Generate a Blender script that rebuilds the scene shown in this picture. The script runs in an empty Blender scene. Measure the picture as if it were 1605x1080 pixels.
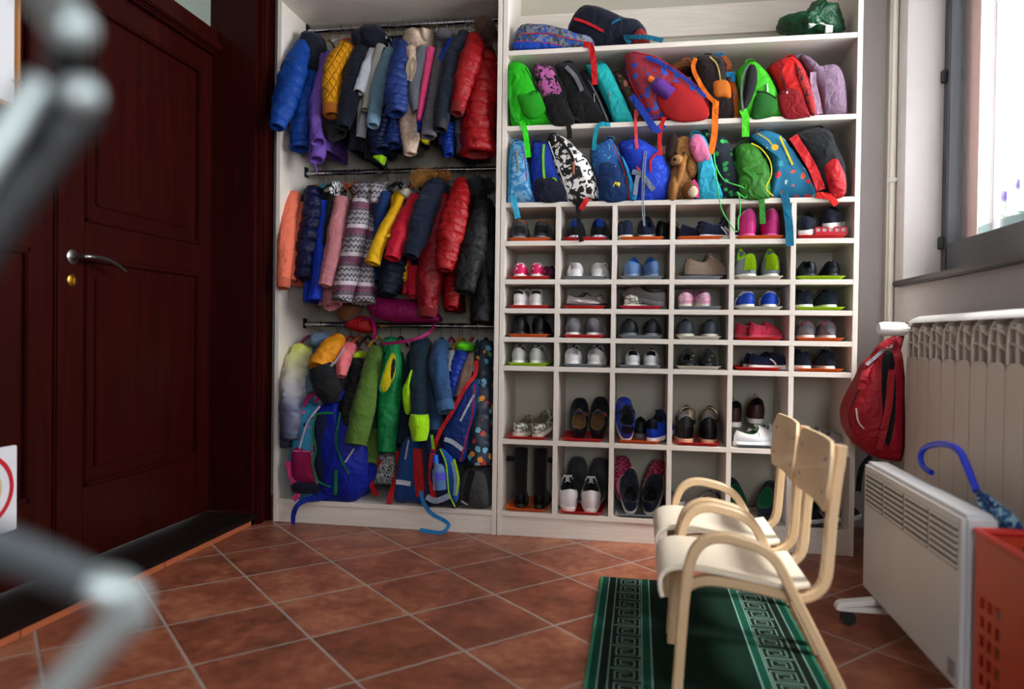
import bpy, bmesh, math, random
from mathutils import Vector, Matrix, noise
random.seed(7)
SC = bpy.context.scene
COL = SC.collection

# ---------------------------------------------------------------- camera
CAM = Vector((0.61033, -3.24302, 0.89981))
F = 1149.58
YAW, PITCH, ROLL = 0.171611, -0.011801, 0.013325
_r = Vector((math.cos(YAW), math.sin(YAW), 0)); _f = Vector((-math.sin(YAW), math.cos(YAW), 0)); _u = Vector((0, 0, 1))
_f2 = math.cos(PITCH)*_f + math.sin(PITCH)*_u; _u2 = math.cos(PITCH)*_u - math.sin(PITCH)*_f
_r3 = math.cos(ROLL)*_r + math.sin(ROLL)*_u2; _u3 = math.cos(ROLL)*_u2 - math.sin(ROLL)*_r
cd = bpy.data.cameras.new('camera'); cam = bpy.data.objects.new('camera', cd); COL.objects.link(cam)
M = Matrix(((_r3.x, _u3.x, -_f2.x, CAM.x), (_r3.y, _u3.y, -_f2.y, CAM.y), (_r3.z, _u3.z, -_f2.z, CAM.z), (0, 0, 0, 1)))
cam.matrix_world = M
cd.sensor_width = 36; cd.lens = F/1605*36; cd.clip_start = .05; cd.clip_end = 60
cd.dof.use_dof = True; cd.dof.focus_distance = 3.15; cd.dof.aperture_fstop = 1.45
SC.camera = cam
# ---------------------------------------------------------------- sky, daylight, exposure
SC.view_settings.view_transform = 'Standard'; SC.view_settings.look = 'None'
SC.view_settings.exposure = -0.42; SC.view_settings.gamma = 1
W = bpy.data.worlds.new('sky'); SC.world = W; W.use_nodes = True
W.node_tree.nodes['Background'].inputs[0].default_value = (.92, .96, 1.0, 1)
W.node_tree.nodes['Background'].inputs[1].default_value = 20.0
sl = bpy.data.lights.new('hazy_sun', 'SUN'); sl.energy = 75.0; sl.angle = math.radians(18); sl.color = (1.0, .985, .96)
so = bpy.data.objects.new('hazy_sun', sl); COL.objects.link(so)
so.rotation_euler = Vector((.46, -.26, .85)).to_track_quat('Z', 'Y').to_euler()
def portal(loc, rot, sx, sy):
    l = bpy.data.lights.new('window_daylight', 'AREA'); l.shape = 'RECTANGLE'; l.size = sx; l.size_y = sy
    l.cycles.is_portal = True
    o = bpy.data.objects.new('window_daylight', l); o.location = loc; o.rotation_euler = rot; COL.objects.link(o)
WIN = [(-1.95, .234), (-3.6, -2.75)]      # y extents, right wall: the seen window, an unseen one added for front light
WZ = (1.16, 2.62)
FW = (.75, 1.65, .7, 2.3)              # unseen window behind the camera, added and sized as front fill
for a, b in WIN:
    portal((1.93, (a+b)/2, sum(WZ)/2), (0, math.radians(90), 0), WZ[1]-WZ[0], b-a)
portal((FW[0]/2+FW[1]/2, -4.58, FW[2]/2+FW[3]/2), (math.radians(90), 0, 0), FW[1]-FW[0], FW[3]-FW[2])

# ---------------------------------------------------------------- picture point -> place
def ray(px, py): return _f2 + (px-802.5)/F*_r3 - (py-540)/F*_u3
def P(px, py, y=0.0):
    d = ray(px, py); return CAM + d*((y-CAM.y)/d.y)
def PX(px, py, x):
    d = ray(px, py); return CAM + d*((x-CAM.x)/d.x)
def R(px, py, dist): return CAM + ray(px, py).normalized()*dist
def mpp(p): return (p-CAM).dot(_f2)/F

# ---------------------------------------------------------------- materials
def lin(h):
    h = h.lstrip('#'); c = [int(h[i:i+2], 16)/255 for i in (0, 2, 4)]
    return tuple((x/12.92 if x <= .04045 else ((x+.055)/1.055)**2.4) for x in c)+(1,)
MC = {}
class G:
    def __init__(s, name):
        s.m = bpy.data.materials.new(name); s.m.use_nodes = True; s.t = s.m.node_tree
        s.b = s.t.nodes['Principled BSDF']; s.out = s.t.nodes['Material Output']
    def n(s, typ, ins=None, **kw):
        nd = s.t.nodes.new(typ)
        for k, v in kw.items(): setattr(nd, k, v)
        for k, v in (ins or {}).items(): s.put(nd.inputs[k], v)
        return nd
    def put(s, sock, v):
        if isinstance(v, bpy.types.NodeSocket): s.t.links.new(v, sock)
        elif isinstance(v, bpy.types.Node): s.t.links.new(v.outputs[0], sock)
        else: sock.default_value = v
    def co(s, scale=(1, 1, 1), rot=(0, 0, 0), loc=(0, 0, 0)):
        c = s.n('ShaderNodeTexCoord'); return s.n('ShaderNodeMapping', {0: c.outputs['Object'], 'Scale': scale, 'Rotation': rot, 'Location': loc}).outputs[0]
    def math(s, op, a, b=None, c=None):
        nd = s.n('ShaderNodeMath', operation=op); s.put(nd.inputs[0], a)
        if b is not None: s.put(nd.inputs[1], b)
        if c is not None: s.put(nd.inputs[2], c)
        return nd.outputs[0]
    def mix(s, f, a, b, blend='MIX'):
        nd = s.n('ShaderNodeMix', data_type='RGBA', blend_type=blend); s.put(nd.inputs[0], f); s.put(nd.inputs[6], a); s.put(nd.inputs[7], b); return nd.outputs[2]
    def noise(s, scale, detail=2, vec=None, dist=0):
        nd = s.n('ShaderNodeTexNoise', {'Scale': scale, 'Detail': detail, 'Distortion': dist})
        s.put(nd.inputs['Vector'], vec if vec is not None else s.co()); return nd.outputs[0]
    def bump(s, h, strength=.3, dist=.01):
        s.put(s.b.inputs['Normal'], s.n('ShaderNodeBump', {'Height': h, 'Strength': strength, 'Distance': dist}))
    def set(s, **kw):
        for k, v in kw.items(): s.put(s.b.inputs[k.replace('_', ' ')], v)
        return s.m
def plain(name, hexc, rough=.5, metal=0., **kw):
    k = ('p', name, hexc, rough, metal)
    if k not in MC:
        g = G(name); n = g.noise(8, 3)
        c = lin(hexc); g.set(Roughness=rough, Metallic=metal, Base_Color=g.mix(g.math('MULTIPLY', n, .22), c, tuple(x*.7 for x in c[:3])+(1,)), **kw)
        MC[k] = g.m
    return MC[k]
def deep(h): return tuple(x**1.16 for x in lin(h)[:3])+(1,)
def fab(hexc, kind='cloth'):
    k = ('f', hexc, kind)
    if k in MC: return MC[k]
    g = G('fabric_'+kind); c = deep(hexc); dk = tuple(x*.62 for x in c[:3])+(1,)
    var = g.math('MULTIPLY', g.noise(22, 4), .38)
    rough = {'shell': .62, 'puffer': .5, 'cloth': .9, 'knit': .95, 'denim': .9, 'leather': .45, 'rubber': .5, 'mesh': .7}.get(kind, .8)
    fr_ = g.math('SUBTRACT', 1., g.math('MULTIPLY', g.math('ABSOLUTE', g.math('SUBTRACT', g.noise(13, 3, dist=.9), .5)), 4.)); folds = g.math('ADD', g.noise(9, 3, dist=.8), g.math('MULTIPLY', fr_, .35)) if kind not in ('leather', 'knit', 'mesh') else g.noise(9, 3); fine = g.noise(260, 2)
    col = g.mix(var, c, dk)
    if kind == 'knit':
        w = g.n('ShaderNodeTexWave', {0: g.co(), 'Scale': 90., 'Distortion': 2.}, bands_direction='DIAGONAL').outputs[1]
        h = g.math('ADD', g.math('MULTIPLY', w, .25), folds); col = g.mix(g.math('MULTIPLY', w, .25), col, dk)
    elif kind == 'quilt':
        cc = g.n('ShaderNodeSeparateXYZ', {0: g.co()}); a = g.math('MULTIPLY', g.math('ADD', cc.outputs[1], cc.outputs[0]), 1.2)
        w1 = g.math('PINGPONG', g.math('ADD', cc.outputs[2], a), .03); w2 = g.math('PINGPONG', g.math('SUBTRACT', cc.outputs[2], a), .03)
        q = g.math('MULTIPLY', g.math('MINIMUM', w1, w2), 60.); h = g.math('ADD', g.math('MINIMUM', q, .5), g.math('MULTIPLY', folds, .5))
        col = g.mix(g.math('LESS_THAN', g.math('MINIMUM', w1, w2), .0016), col, dk)
    elif kind == 'mesh':
        v = g.n('ShaderNodeTexVoronoi', {'Scale': 260.}).outputs[0]; h = v; col = g.mix(v, col, dk)
    else: h = g.math('ADD', folds, g.math('MULTIPLY', fine, .12 if kind in ('cloth', 'denim') else .02))
    g.bump(h, .8 if kind not in ('leather', 'mesh') else .4, .016)
    g.set(Roughness=rough, Base_Color=col, Specular_IOR_Level=.3)
    if kind in ('cloth', 'knit', 'denim'): g.set(Sheen_Weight=.08)
    MC[k] = g.m; return g.m
def blob(base, cols, scale=18., thr=.3, kind='cloth', rough=.75):
    k = ('b', base, tuple(cols), scale, thr)
    if k in MC: return MC[k]
    g = G('patterned_fabric'); v = g.n('ShaderNodeTexVoronoi', {0: g.co(), 'Scale': scale, 'Randomness': .85})
    nz = g.noise(scale*3.5, 1)
    m = g.math('LESS_THAN', g.math('ADD', v.outputs[0], g.math('MULTIPLY', g.math('SUBTRACT', nz, .5), .35 if thr != .25 else .02)), thr)
    r = g.n('ShaderNodeValToRGB', {0: g.n('ShaderNodeSeparateColor', {0: v.outputs[1]}).outputs[0]}); r.color_ramp.interpolation = 'CONSTANT'
    e = r.color_ramp.elements
    while len(e) < len(cols): e.new(.5)
    for i, c in enumerate(cols): e[i].position = i/len(cols); e[i].color = deep(c)
    g.set(Base_Color=g.mix(m, deep(base), r.outputs[0]), Roughness=rough); g.bump(g.noise(9, 3), .4, .012)
    MC[k] = g.m; return g.m
def mottle(a, b, scale=14., thr=.5, c=None, rough=.8):
    k = ('m', a, b, scale, thr, c)
    if k in MC: return MC[k]
    g = G('mottled_fabric'); n = g.noise(scale, 2, dist=1.5)
    col = g.mix(g.math('GREATER_THAN', n, thr), deep(a), deep(b))
    if c: col = g.mix(g.math('GREATER_THAN', g.noise(scale*1.3, 2, g.co(loc=(3, 1, 2))), .56), col, lin(c))
    g.set(Base_Color=col, Roughness=rough); g.bump(g.noise(9, 3), .4, .012)
    MC[k] = g.m; return g.m
def chevron():
    if 'chev' in MC: return MC['chev']
    g = G('zigzag_fabric'); s = g.n('ShaderNodeSeparateXYZ', {0: g.co()})
    hh = g.math('ADD', s.outputs[0], g.math('MULTIPLY', s.outputs[1], .8))
    zz = g.math('ADD', s.outputs[2], g.math('PINGPONG', hh, .013))
    fr = g.math('FRACT', g.math('DIVIDE', zz, .027))
    band = g.math('FRACT', g.math('DIVIDE', s.outputs[2], .135))
    zig = g.mix(g.math('LESS_THAN', fr, .45), lin('#a9a4aa'), lin('#4a444c'))
    zig = g.mix(g.math('LESS_THAN', g.math('ABSOLUTE', g.math('SUBTRACT', fr, .72)), .05), zig, lin('#3a353d'))
    pk = g.mix(g.math('LESS_THAN', g.math('FRACT', g.math('DIVIDE', zz, .018)), .25), lin('#4e4650'), lin('#b02a68'))
    col = g.mix(g.math('GREATER_THAN', band, .62), zig, pk)
    col = g.mix(g.math('LESS_THAN', g.math('ABSOLUTE', g.math('SUBTRACT', band, .93)), .07), col, lin('#c3b6bd'))
    col = g.mix(g.math('LESS_THAN', g.math('ABSOLUTE', g.math('SUBTRACT', band, .56)), .05), col, lin('#5a4a55'))
    g.set(Base_Color=col, Roughness=.75); g.bump(g.noise(9, 3), .5, .012); MC['chev'] = g.m; return g.m
def ombre(z0, z1, cols):
    g = G('ombre_fabric'); s = g.n('ShaderNodeSeparateXYZ', {0: g.n('ShaderNodeTexCoord').outputs['Object']})
    f = g.n('ShaderNodeMapRange', {0: s.outputs[2], 1: z0, 2: z1}); r = g.n('ShaderNodeValToRGB', {0: f.outputs[0]})
    e = r.color_ramp.elements
    while len(e) < len(cols): e.new(.5)
    for i, (p, c) in enumerate(cols): e[i].position = p; e[i].color = lin(c)
    g.set(Base_Color=r.outputs[0], Roughness=.5); g.bump(g.noise(9, 3, dist=.8), .6, .012); return g.m
def hard(z, a, b, axis=2, kind='cloth'):   # two cloths sewn together at a height (object space)
    g = G('two_tone_fabric'); s = g.n('ShaderNodeSeparateXYZ', {0: g.n('ShaderNodeTexCoord').outputs['Object']})
    g.set(Base_Color=g.mix(g.math('GREATER_THAN', s.outputs[axis], z), lin(b), lin(a)), Roughness=.75); g.bump(g.noise(9, 3, dist=.8), .5, .012); return g.m
def boardmat():
    g = G('whitewashed_ash_board'); v = g.co((2.2, 2.2, 45)); n = g.noise(3.2, 5, v, .6)
    g.set(Base_Color=g.mix(n, lin('#f0e8de'), lin('#cdc0b2')), Roughness=.52); g.bump(n, .08, .002); return g.m
def boardmat_v():
    g = G('whitewashed_ash_board_upright'); v = g.co((45, 2.2, 2.2)); n = g.noise(3.2, 5, v, .6)
    g.set(Base_Color=g.mix(n, lin('#eee6dc'), lin('#d0c4b8')), Roughness=.52); g.bump(n, .08, .002); return g.m
BOARD, BOARDV = boardmat(), boardmat_v()
BACKP = plain('pale_back_board', '#b9b4a4', .6)
def doormat():
    g = G('dark_mahogany_wood'); n = g.noise(3, 5, g.co((12, 12, .8)), .5)
    g.set(Base_Color=g.mix(n, lin('#150302'), lin('#3a0b07')), Roughness=.33, Specular_IOR_Level=.16); g.bump(n, .06, .003); return g.m
DOORM = doormat()
def birch():
    g = G('bent_birch_ply'); n = g.noise(5, 4, g.co((3, 30, 3)), .4)
    g.set(Base_Color=g.mix(n, lin('#ead0ac'), lin('#d2aa7c')), Roughness=.38, Coat_Weight=.15); return g.m
def birch_edge():
    g = G('birch_laminate_edge'); s = g.n('ShaderNodeTexWave', {0: g.co(), 'Scale': 60., 'Distortion': 6., 'Detail': 2.})
    g.set(Base_Color=g.mix(s.outputs[1], lin('#e6cba4'), lin('#c8a076')), Roughness=.45, Coat_Weight=.1); return g.m
BIRCH, BIRCHE = birch(), birch_edge()
SEATM = plain('window_lit_birch_veneer', '#f6ead4', .36)  # seat paler than the other birch: bright window light put into the colour
CHROME = plain('polished_chrome', '#c8c8cc', .16, 1.)
STEEL = plain('brushed_steel', '#9a9894', .3, 1.)
BLACKM = plain('black_plastic', '#101012', .45)
WHITEP = plain('white_enamel', '#e6e4e0', .35)
BRASS = plain('aged_brass', '#b8923f', .3, 1.)
GREYP = plain('grey_plastic', '#7d828a', .5)

# ---------------------------------------------------------------- mesh helpers
def emesh(name, bm, mats, parent=None, smooth=True, label=None, loc=None):
    if loc is not None: bmesh.ops.translate(bm, verts=bm.verts, vec=-Vector(loc))
    elif parent is not None:
        bmesh.ops.translate(bm, verts=bm.verts, vec=-parent.location)
    me = bpy.data.meshes.new(name); bm.normal_update(); bm.to_mesh(me); bm.free()
    for m in (mats if isinstance(mats, (list, tuple)) else [mats]): me.materials.append(m)
    if smooth:
        me.polygons.foreach_set('use_smooth', [True]*len(me.polygons)); me.set_sharp_from_angle(angle=math.radians(42))
    o = bpy.data.objects.new(name, me); COL.objects.link(o)
    if loc is not None: o.location = loc
    if parent is not None: o.parent = parent
    if label: o['label'] = label
    return o
def thing(name, label, cat, loc=(0, 0, 0), group=None):
    o = bpy.data.objects.new(name, None); COL.objects.link(o); o.location = loc; o.empty_display_size = .05
    o['label'] = label; o['category'] = cat
    if group: o['group'] = group
    return o
def tag(o, label, cat, group=None):
    o['label'] = label; o['category'] = cat
    if group: o['group'] = group
    return o
def struct(name, bm, m, smooth=False, parent=None):
    o = emesh(name, bm, m, parent, smooth)
    if parent is None: o['kind'] = 'structure'
    return o
def box(bm, x0, x1, y0, y1, z0, z1, bev=0.0, mi=0):
    r = bmesh.ops.create_cube(bm, size=1); vs = r['verts']
    for v in vs: v.co = Vector(((x0+x1)/2+v.co.x*(x1-x0), (y0+y1)/2+v.co.y*(y1-y0), (z0+z1)/2+v.co.z*(z1-z0)))
    fs = {f for v in vs for f in v.link_faces}
    for f in fs: f.material_index = mi
    if bev:
        es = list({e for v in vs for e in v.link_edges})
        bmesh.ops.bevel(bm, geom=es, offset=bev, segments=2, affect='EDGES')
    return bm
def nb(): return bmesh.new()
def cat(pts, n, closed=False):
    """Catmull-Rom resample; points may be of any dimension (Vector or tuple)"""
    pts = [tuple(p) for p in pts]; k = len(pts); out = []
    segs = k if closed else k-1
    for i in range(n if closed else n+1):
        t = i/n*segs; a = min(int(t), segs-1); t -= a
        if closed: q = [pts[(a+d) % k] for d in (-1, 0, 1, 2)]
        else: q = [pts[max(0, min(k-1, a+d))] for d in (-1, 0, 1, 2)]
        out.append(tuple(.5*((2*q[1][j]) + (-q[0][j]+q[2][j])*t + (2*q[0][j]-5*q[1][j]+4*q[2][j]-q[3][j])*t*t + (-q[0][j]+3*q[1][j]-3*q[2][j]+q[3][j])*t**3) for j in range(len(pts[0]))))
    return out
def loft(bm, rings, cap0=True, cap1=True, mi=0):
    vr = [[bm.verts.new(p) for p in r] for r in rings]; m = len(rings[0])
    for a, b in zip(vr, vr[1:]):
        for i in range(m):
            f = bm.faces.new((a[i], a[(i+1) % m], b[(i+1) % m], b[i])); f.material_index = mi
    if cap0: bm.faces.new(list(reversed(vr[0]))).material_index = mi
    if cap1: bm.faces.new(vr[-1]).material_index = mi
    return vr
def tube(bm, pts, rad, seg=12, n=None, flat=1.0, open_end=False, puff=0, pn=8, crease=0, mi=0, seed=0):
    """tube through pts (Vectors) with radii; open_end hollows out the last end like a cuff"""
    if isinstance(rad, (int, float)): rad = [rad]*len(pts)
    n = n or max(4, 4*(len(pts)-1))
    q = cat([(*p, r) for p, r in zip(pts, rad)], n) if len(pts) > 2 or n > 1 else [(*p, r) for p, r in zip(pts, rad)]
    C_ = [Vector(a[:3]) for a in q]; rings = []
    up = None
    for i, c in enumerate(C_):
        t = (C_[min(i+1, n)]-C_[max(i-1, 0)]).normalized()
        if up is None: up = t.orthogonal().normalized() if abs(t.y) > .9 else (Vector((0, 1, 0))-t*t.y).normalized()
        else:
            up = (up-t*up.dot(t)).normalized()
        s = t.cross(up); u_ = i/n; r = abs(q[i][3])
        k = r*(1-puff+puff*1.3*abs(math.sin(math.pi*u_*pn))**.5) if puff else r
        ring = []
        for j in range(seg):
            a = 2*math.pi*j/seg; d = math.cos(a)*s + math.sin(a)*up*flat
            w = 1+crease*noise.noise(Vector((c.x*9+math.cos(a)*1.2+seed, c.y*9+math.sin(a)*1.2, c.z*14+seed)))
            if crease:
                f = noise.noise(Vector((math.cos(a+c.z*9)*1.1+seed, math.sin(a+c.z*9)*1.1, c.z*46+seed*3)))
                w += crease*.55*(.35-abs(f))*1.4 + crease*.25*noise.noise(Vector((math.cos(a)*3, math.sin(a)*3+seed, c.z*80)))
            ring.append(c+d*k*w)
        rings.append(ring)
    if open_end:
        c = C_[-1]; t = (C_[-1]-C_[-2]).normalized()
        rings.append([c+(p-c)*.8+t*.001 for p in rings[-1]])
        rings.append([c+(p-c)*.9-t*min(.03, q[-1][3]*1.4) for p in rings[-1]])
    return loft(bm, rings, mi=mi)
def ribbon(bm, pts, w, th=.002, n=None, side=None, mi=0):
    """flat strap through pts; width lies across the path, seen from the camera side (-y) unless side is given"""
    if isinstance(w, (int, float)): w = [w]*len(pts)
    n = n or 6*(len(pts)-1); q = cat([(*p, ww) for p, ww in zip(pts, w)], n); C_ = [Vector(a[:3]) for a in q]; rings = []
    ps = None
    for i, c in enumerate(C_):
        t = (C_[min(i+1, n)]-C_[max(i-1, 0)]).normalized()
        if side is not None: s = Vector(side)
        else:
            s = t.cross(Vector((0, 1, 0)))
            if s.length < .25: s = ps if ps else Vector((1, 0, 0))
        s = (s-t*s.dot(t)).normalized()
        if ps and s.dot(ps) < 0: s = -s
        ps = s; nn = t.cross(s); h = q[i][3]/2
        rings.append([c+s*h+nn*th/2, c-s*h+nn*th/2, c-s*h-nn*th/2, c+s*h-nn*th/2])
    loft(bm, rings, mi=mi)
def pillow(bm, pts, depth, n=48, dome=.02, rnd=.035, amp=.004, mi=0, seed=0):
    """stuffed volume: pts is its outline (world points in the plane of its widest front section, y increasing inwards)"""
    q = [Vector(a) for a in cat(pts, n, True)]; c = sum(q, Vector())/n; rnd = min(rnd, depth*.45)
    prof = [(.0, -dome), (.25, -dome*.95), (.5, -dome*.75), (.7, -dome*.35), (.85, .1*rnd), (.94, .4*rnd), (.985, .75*rnd), (1., rnd*1.2)]
    full = [(s, y-rnd*1.2) for s, y in prof] + [(1., depth*.5-rnd), (1., depth-2.4*rnd), (.96, depth-1.6*rnd), (.8, depth-1.3*rnd), (.4, depth-1.2*rnd), (.0, depth-1.2*rnd)]
    rings = []
    for s, y in full[1:-1]:
        ring = []
        for p in q:
            v = c+(p-c)*s; v = Vector((v.x, p.y*1.0+y, v.z)); nz = noise.noise(Vector((v.x*14+seed, v.y*14, v.z*14)))+.9*(.3-abs(noise.noise(Vector((v.x*30+seed, v.y*20, v.z*30)))))
            d = (p-c).normalized() if s > .8 else Vector((0, -1, 0)); ring.append(v+d*nz*amp*(1 if y < depth*.4 else .5))
        rings.append(ring)
    vr = loft(bm, rings, False, False, mi)
    for ring, (s, y), rev in ((vr[0], full[0], True), (vr[-1], full[-1], False)):
        cv = bm.verts.new((c.x, c.y+y, c.z)); m = len(ring)
        for i in range(m):
            f = bm.faces.new((ring[(i+1) % m], ring[i], cv) if rev else (ring[i], ring[(i+1) % m], cv)); f.material_index = mi
    return c
def fur(bm, pts, r, n=900, ln=.03, flat=1., seed=1):
    rnd = random.Random(seed); q = [Vector(a) for a in cat(pts, 24)]
    tube(bm, pts, r*.6, 10, 16)
    for _ in range(n):
        i = rnd.randrange(len(q)-1); c = q[i].lerp(q[i+1], rnd.random()); t = (q[i+1]-q[i]).normalized(); s = t.orthogonal().normalized(); u2 = t.cross(s); a = rnd.random()*6.283
        d = (math.cos(a)*s+math.sin(a)*u2); b = c+d*r*.7; tip = b+(d+t*rnd.uniform(-.6, .6)+Vector((0, 0, rnd.uniform(-.7, .2)))).normalized()*ln*rnd.uniform(.6, 1.3); w = d.cross(t)*.0022
        v = [bm.verts.new(x) for x in (b+w, b-w, tip)]; bm.faces.new(v)
# ---------------------------------------------------------------- the setting
def tilemat():
    g = G('terracotta_floor_tiles'); t0 = (-.8087, -.2897); ph = .79413; s = .33
    x = g.n('ShaderNodeSeparateXYZ', {0: g.n('ShaderNodeTexCoord').outputs['Object']})
    X_ = g.math('SUBTRACT', x.outputs[0], t0[0]); Y_ = g.math('SUBTRACT', x.outputs[1], t0[1]); c, sn = math.cos(ph), math.sin(ph)
    u = g.math('DIVIDE', g.math('ADD', g.math('MULTIPLY', X_, c), g.math('MULTIPLY', Y_, sn)), s)
    v = g.math('DIVIDE', g.math('SUBTRACT', g.math('MULTIPLY', X_, sn), g.math('MULTIPLY', Y_, c)), s)
    wob = g.math('MULTIPLY', g.math('SUBTRACT', g.noise(30, 2), .5), .006)
    du = g.math('ADD', g.math('PINGPONG', u, .5), wob); dv = g.math('ADD', g.math('PINGPONG', v, .5), wob)
    # u, v are whole numbers on the joints
    d = g.math('MINIMUM', du, dv); joint = g.math('LESS_THAN', d, .0125)
    edge = g.n('ShaderNodeMapRange', {0: d, 1: .0125, 2: .035}).outputs[0]
    cell = g.n('ShaderNodeCombineXYZ', {0: g.math('FLOOR', u), 1: g.math('FLOOR', v)})
    rnd = g.n('ShaderNodeTexWhiteNoise', {0: cell}, noise_dimensions='3D').outputs[0]
    cl = g.math('ADD', g.math('MULTIPLY', g.noise(6, 3, None, .3), .55), g.math('MULTIPLY', g.noise(26, 8, None, .2), .45))
    ramp = g.n('ShaderNodeValToRGB', {0: g.math('ADD', g.math('MULTIPLY', rnd, .16), g.math('SUBTRACT', cl, .08))}); e = ramp.color_ramp.elements
    e[0].position = .30; e[0].color = lin('#623524'); e[1].position = .72; e[1].color = lin('#b07352'); m_ = e.new(.5); m_.color = lin('#8a4c37')
    col = g.mix(g.math('GREATER_THAN', g.noise(140, 2), .68), ramp.outputs[0], lin('#5c2417'), 'MIX')
    col = g.mix(.75, col, ramp.outputs[0])
    col = g.mix(joint, col, g.mix(g.noise(3, 1), lin('#7a6e66'), lin('#b8a598')))
    g.bump(g.math('ADD', edge, g.math('MULTIPLY', cl, .25)), .5, .003)
    g.set(Base_Color=col, Roughness=g.math('ADD', .30, g.math('MULTIPLY', g.noise(18, 3), .25))); return g.m
def plaster(name, h, sc=160):
    g = G(name); n = g.noise(sc, 3); big = g.noise(1.5, 3)
    c = lin(h); g.set(Base_Color=g.mix(g.math('MULTIPLY', big, .3), c, tuple(x*.8 for x in c[:3])+(1,)), Roughness=.85); g.bump(n, .25, .004); return g.m
WALLM = plaster('textured_wall_paint', '#b3acab'); TERRA = plain('terracotta_skirting', '#a85a36', .5)
struct('floor', box(nb(), -1.5, 2.3, -4.7, .6, -.06, 0), tilemat())
struct('ceiling', box(nb(), -1.6, 2.3, -4.7, .6, 2.9, 3.0), plaster('ceiling_paint', '#b9b4ae'))
struct('wall_back', box(nb(), -1.6, 2.3, .52, .66, -.06, 2.95), WALLM)
XL = -1.153; XD = -1.371
bm = nb(); box(bm, -1.6, XL, .0, .52, 0, 2.9); box(bm, -1.6, XL, -4.7, -2.02, 0, 2.9)
struct('wall_left', bm, plaster('white_wall_paint', '#e4e2df'))
bm = nb(); box(bm, 1.75, 2.02, -4.7, .52, 0, WZ[0]-.0); box(bm, 1.75, 2.02, -4.7, .52, WZ[1], 2.9)
ys = [-4.7, WIN[1][0], WIN[1][1], WIN[0][0], WIN[0][1], .52]
for a, b in ((0, 1), (2, 3), (4, 5)): box(bm, 1.75, 2.02, ys[a], ys[b], WZ[0], WZ[1])
struct('wall_right', bm, WALLM)
bm = nb(); box(bm, -1.6, FW[0], -4.72, -4.6, 0, 2.9); box(bm, FW[1], 2.3, -4.72, -4.6, 0, 2.9); box(bm, FW[0], FW[1], -4.72, -4.6, FW[3], 2.9); box(bm, FW[0], FW[1], -4.72, -4.6, 0, FW[2])
struct('wall_front', bm, WALLM)
# architectural glass: clear, with a mirror share that follows the angle
g = G('window_glass'); gl = g.n('ShaderNodeBsdfGlossy', {'Roughness': .02}); tr = g.n('ShaderNodeBsdfTransparent')
mx = g.n('ShaderNodeMixShader', {0: g.math('MULTIPLY', g.n('ShaderNodeFresnel', {0: 1.45}).outputs[0], .8), 1: tr, 2: gl}); g.t.links.new(mx.outputs[0], g.out.inputs[0]); GLASS = g.m
DARKF = plain('dark_grey_window_paint', '#26282c', .3); REDW = plain('red_brown_window_wood', '#6a3a28', .5); SILLM = plain('dark_brown_sill', '#3a302e', .4)
for wi, (a, b) in enumerate(WIN):
    bm = nb(); z0, z1 = WZ; t = .058
    box(bm, 1.9, 1.96, b-t, b, z0, z1, .004); box(bm, 1.9, 1.96, a, a+t, z0, z1, .004); box(bm, 1.9, 1.96, a+t, b-t, z0, z0+.16, .006); box(bm, 1.9, 1.96, a+t, b-t, z1-.07, z1, .004)
    box(bm, 1.905, 1.95, (a+b)/2-.04, (a+b)/2+.04, z0+.16, z1-.07, .004)
    w = struct('window_%d' % (wi+1), bm, DARKF)
    bm = nb(); box(bm, 1.925, 1.93, a+t, b-t, z0+.16, z1-.07); emesh('glass', bm, GLASS, w, False)
    bm = nb(); box(bm, 1.96, 2.0, b-t-.05, b-t+.01, z0+.13, z1-.05, .004); box(bm, 1.96, 2.0, a+t-.01, a+t+.05, z0+.13, z1-.05, .004); emesh('outer_frame', bm, REDW, w, label='red-brown outer wooden frame')
    bm = nb(); box(bm, 2.03, 2.06, b-.17, b-.14, z0-.1, z1, .003); emesh('shutter_rail', bm, plain('grey_rail', '#a9a6ac', .5), w)
    for zz in (z0+.14, z0+.86):
        bm = nb(); box(bm, 1.885, 1.9, b-.03, b+.0, zz, zz+.055, .004); emesh('hinge', bm, BLACKM, w)
    bm = nb(); box(bm, 1.715, 1.93, a-.03, b+.03, z0-.022, z0+.004, .005); emesh('sill', bm, SILLM, w)
a, b, c, d = FW; bm = nb(); box(bm, a, a+.06, -4.68, -4.62, c, d); box(bm, b-.06, b, -4.68, -4.62, c, d); box(bm, a, b, -4.68, -4.62, d-.06, d); box(bm, a, b, -4.68, -4.62, c, c+.06); box(bm, (a+b)/2-.03, (a+b)/2+.03, -4.68, -4.62, c, d)
w = struct('window_4', bm, DARKF); bm = nb(); box(bm, a+.06, b-.06, -4.655, -4.65, c+.06, d-.06); emesh('glass', bm, GLASS, w, False)
# double door in the left wall, its jamb, casing, threshold and transom
bm = nb(); box(bm, XL-.002, XL+.02, -.072, .032, 0, 2.9, .004); box(bm, XL+.018, XL+.028, -.06, -.045, 0, 2.9, .004); box(bm, XL+.018, XL+.03, .0, .03, 0, 2.9, .005)
box(bm, XD-.06, XL, -.10, -.069, 0, 2.9)
box(bm, XL-.002, XL+.02, -2.07, -1.97, 0, 2.9, .004); box(bm, XD-.06, XL, -1.99, -1.96, 0, 2.9)
struct('trim_1', bm, DOORM)
bm = nb(); box(bm, XD-.05, XD+.03, -1.96, -.075, 2.185, 2.30, .008); box(bm, XD-.02, XD+.05, -1.96, -.075, 2.20, 2.235, .006); box(bm, XD-.05, XD+.03, -1.96, -.075, 2.84, 2.9); struct('trim_2', bm, DOORM)
LITPANE = plain('grey_green_lit_room_pane', '#8d968c', .35)  # opaque pane, the lit room beyond is put into its colour
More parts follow.
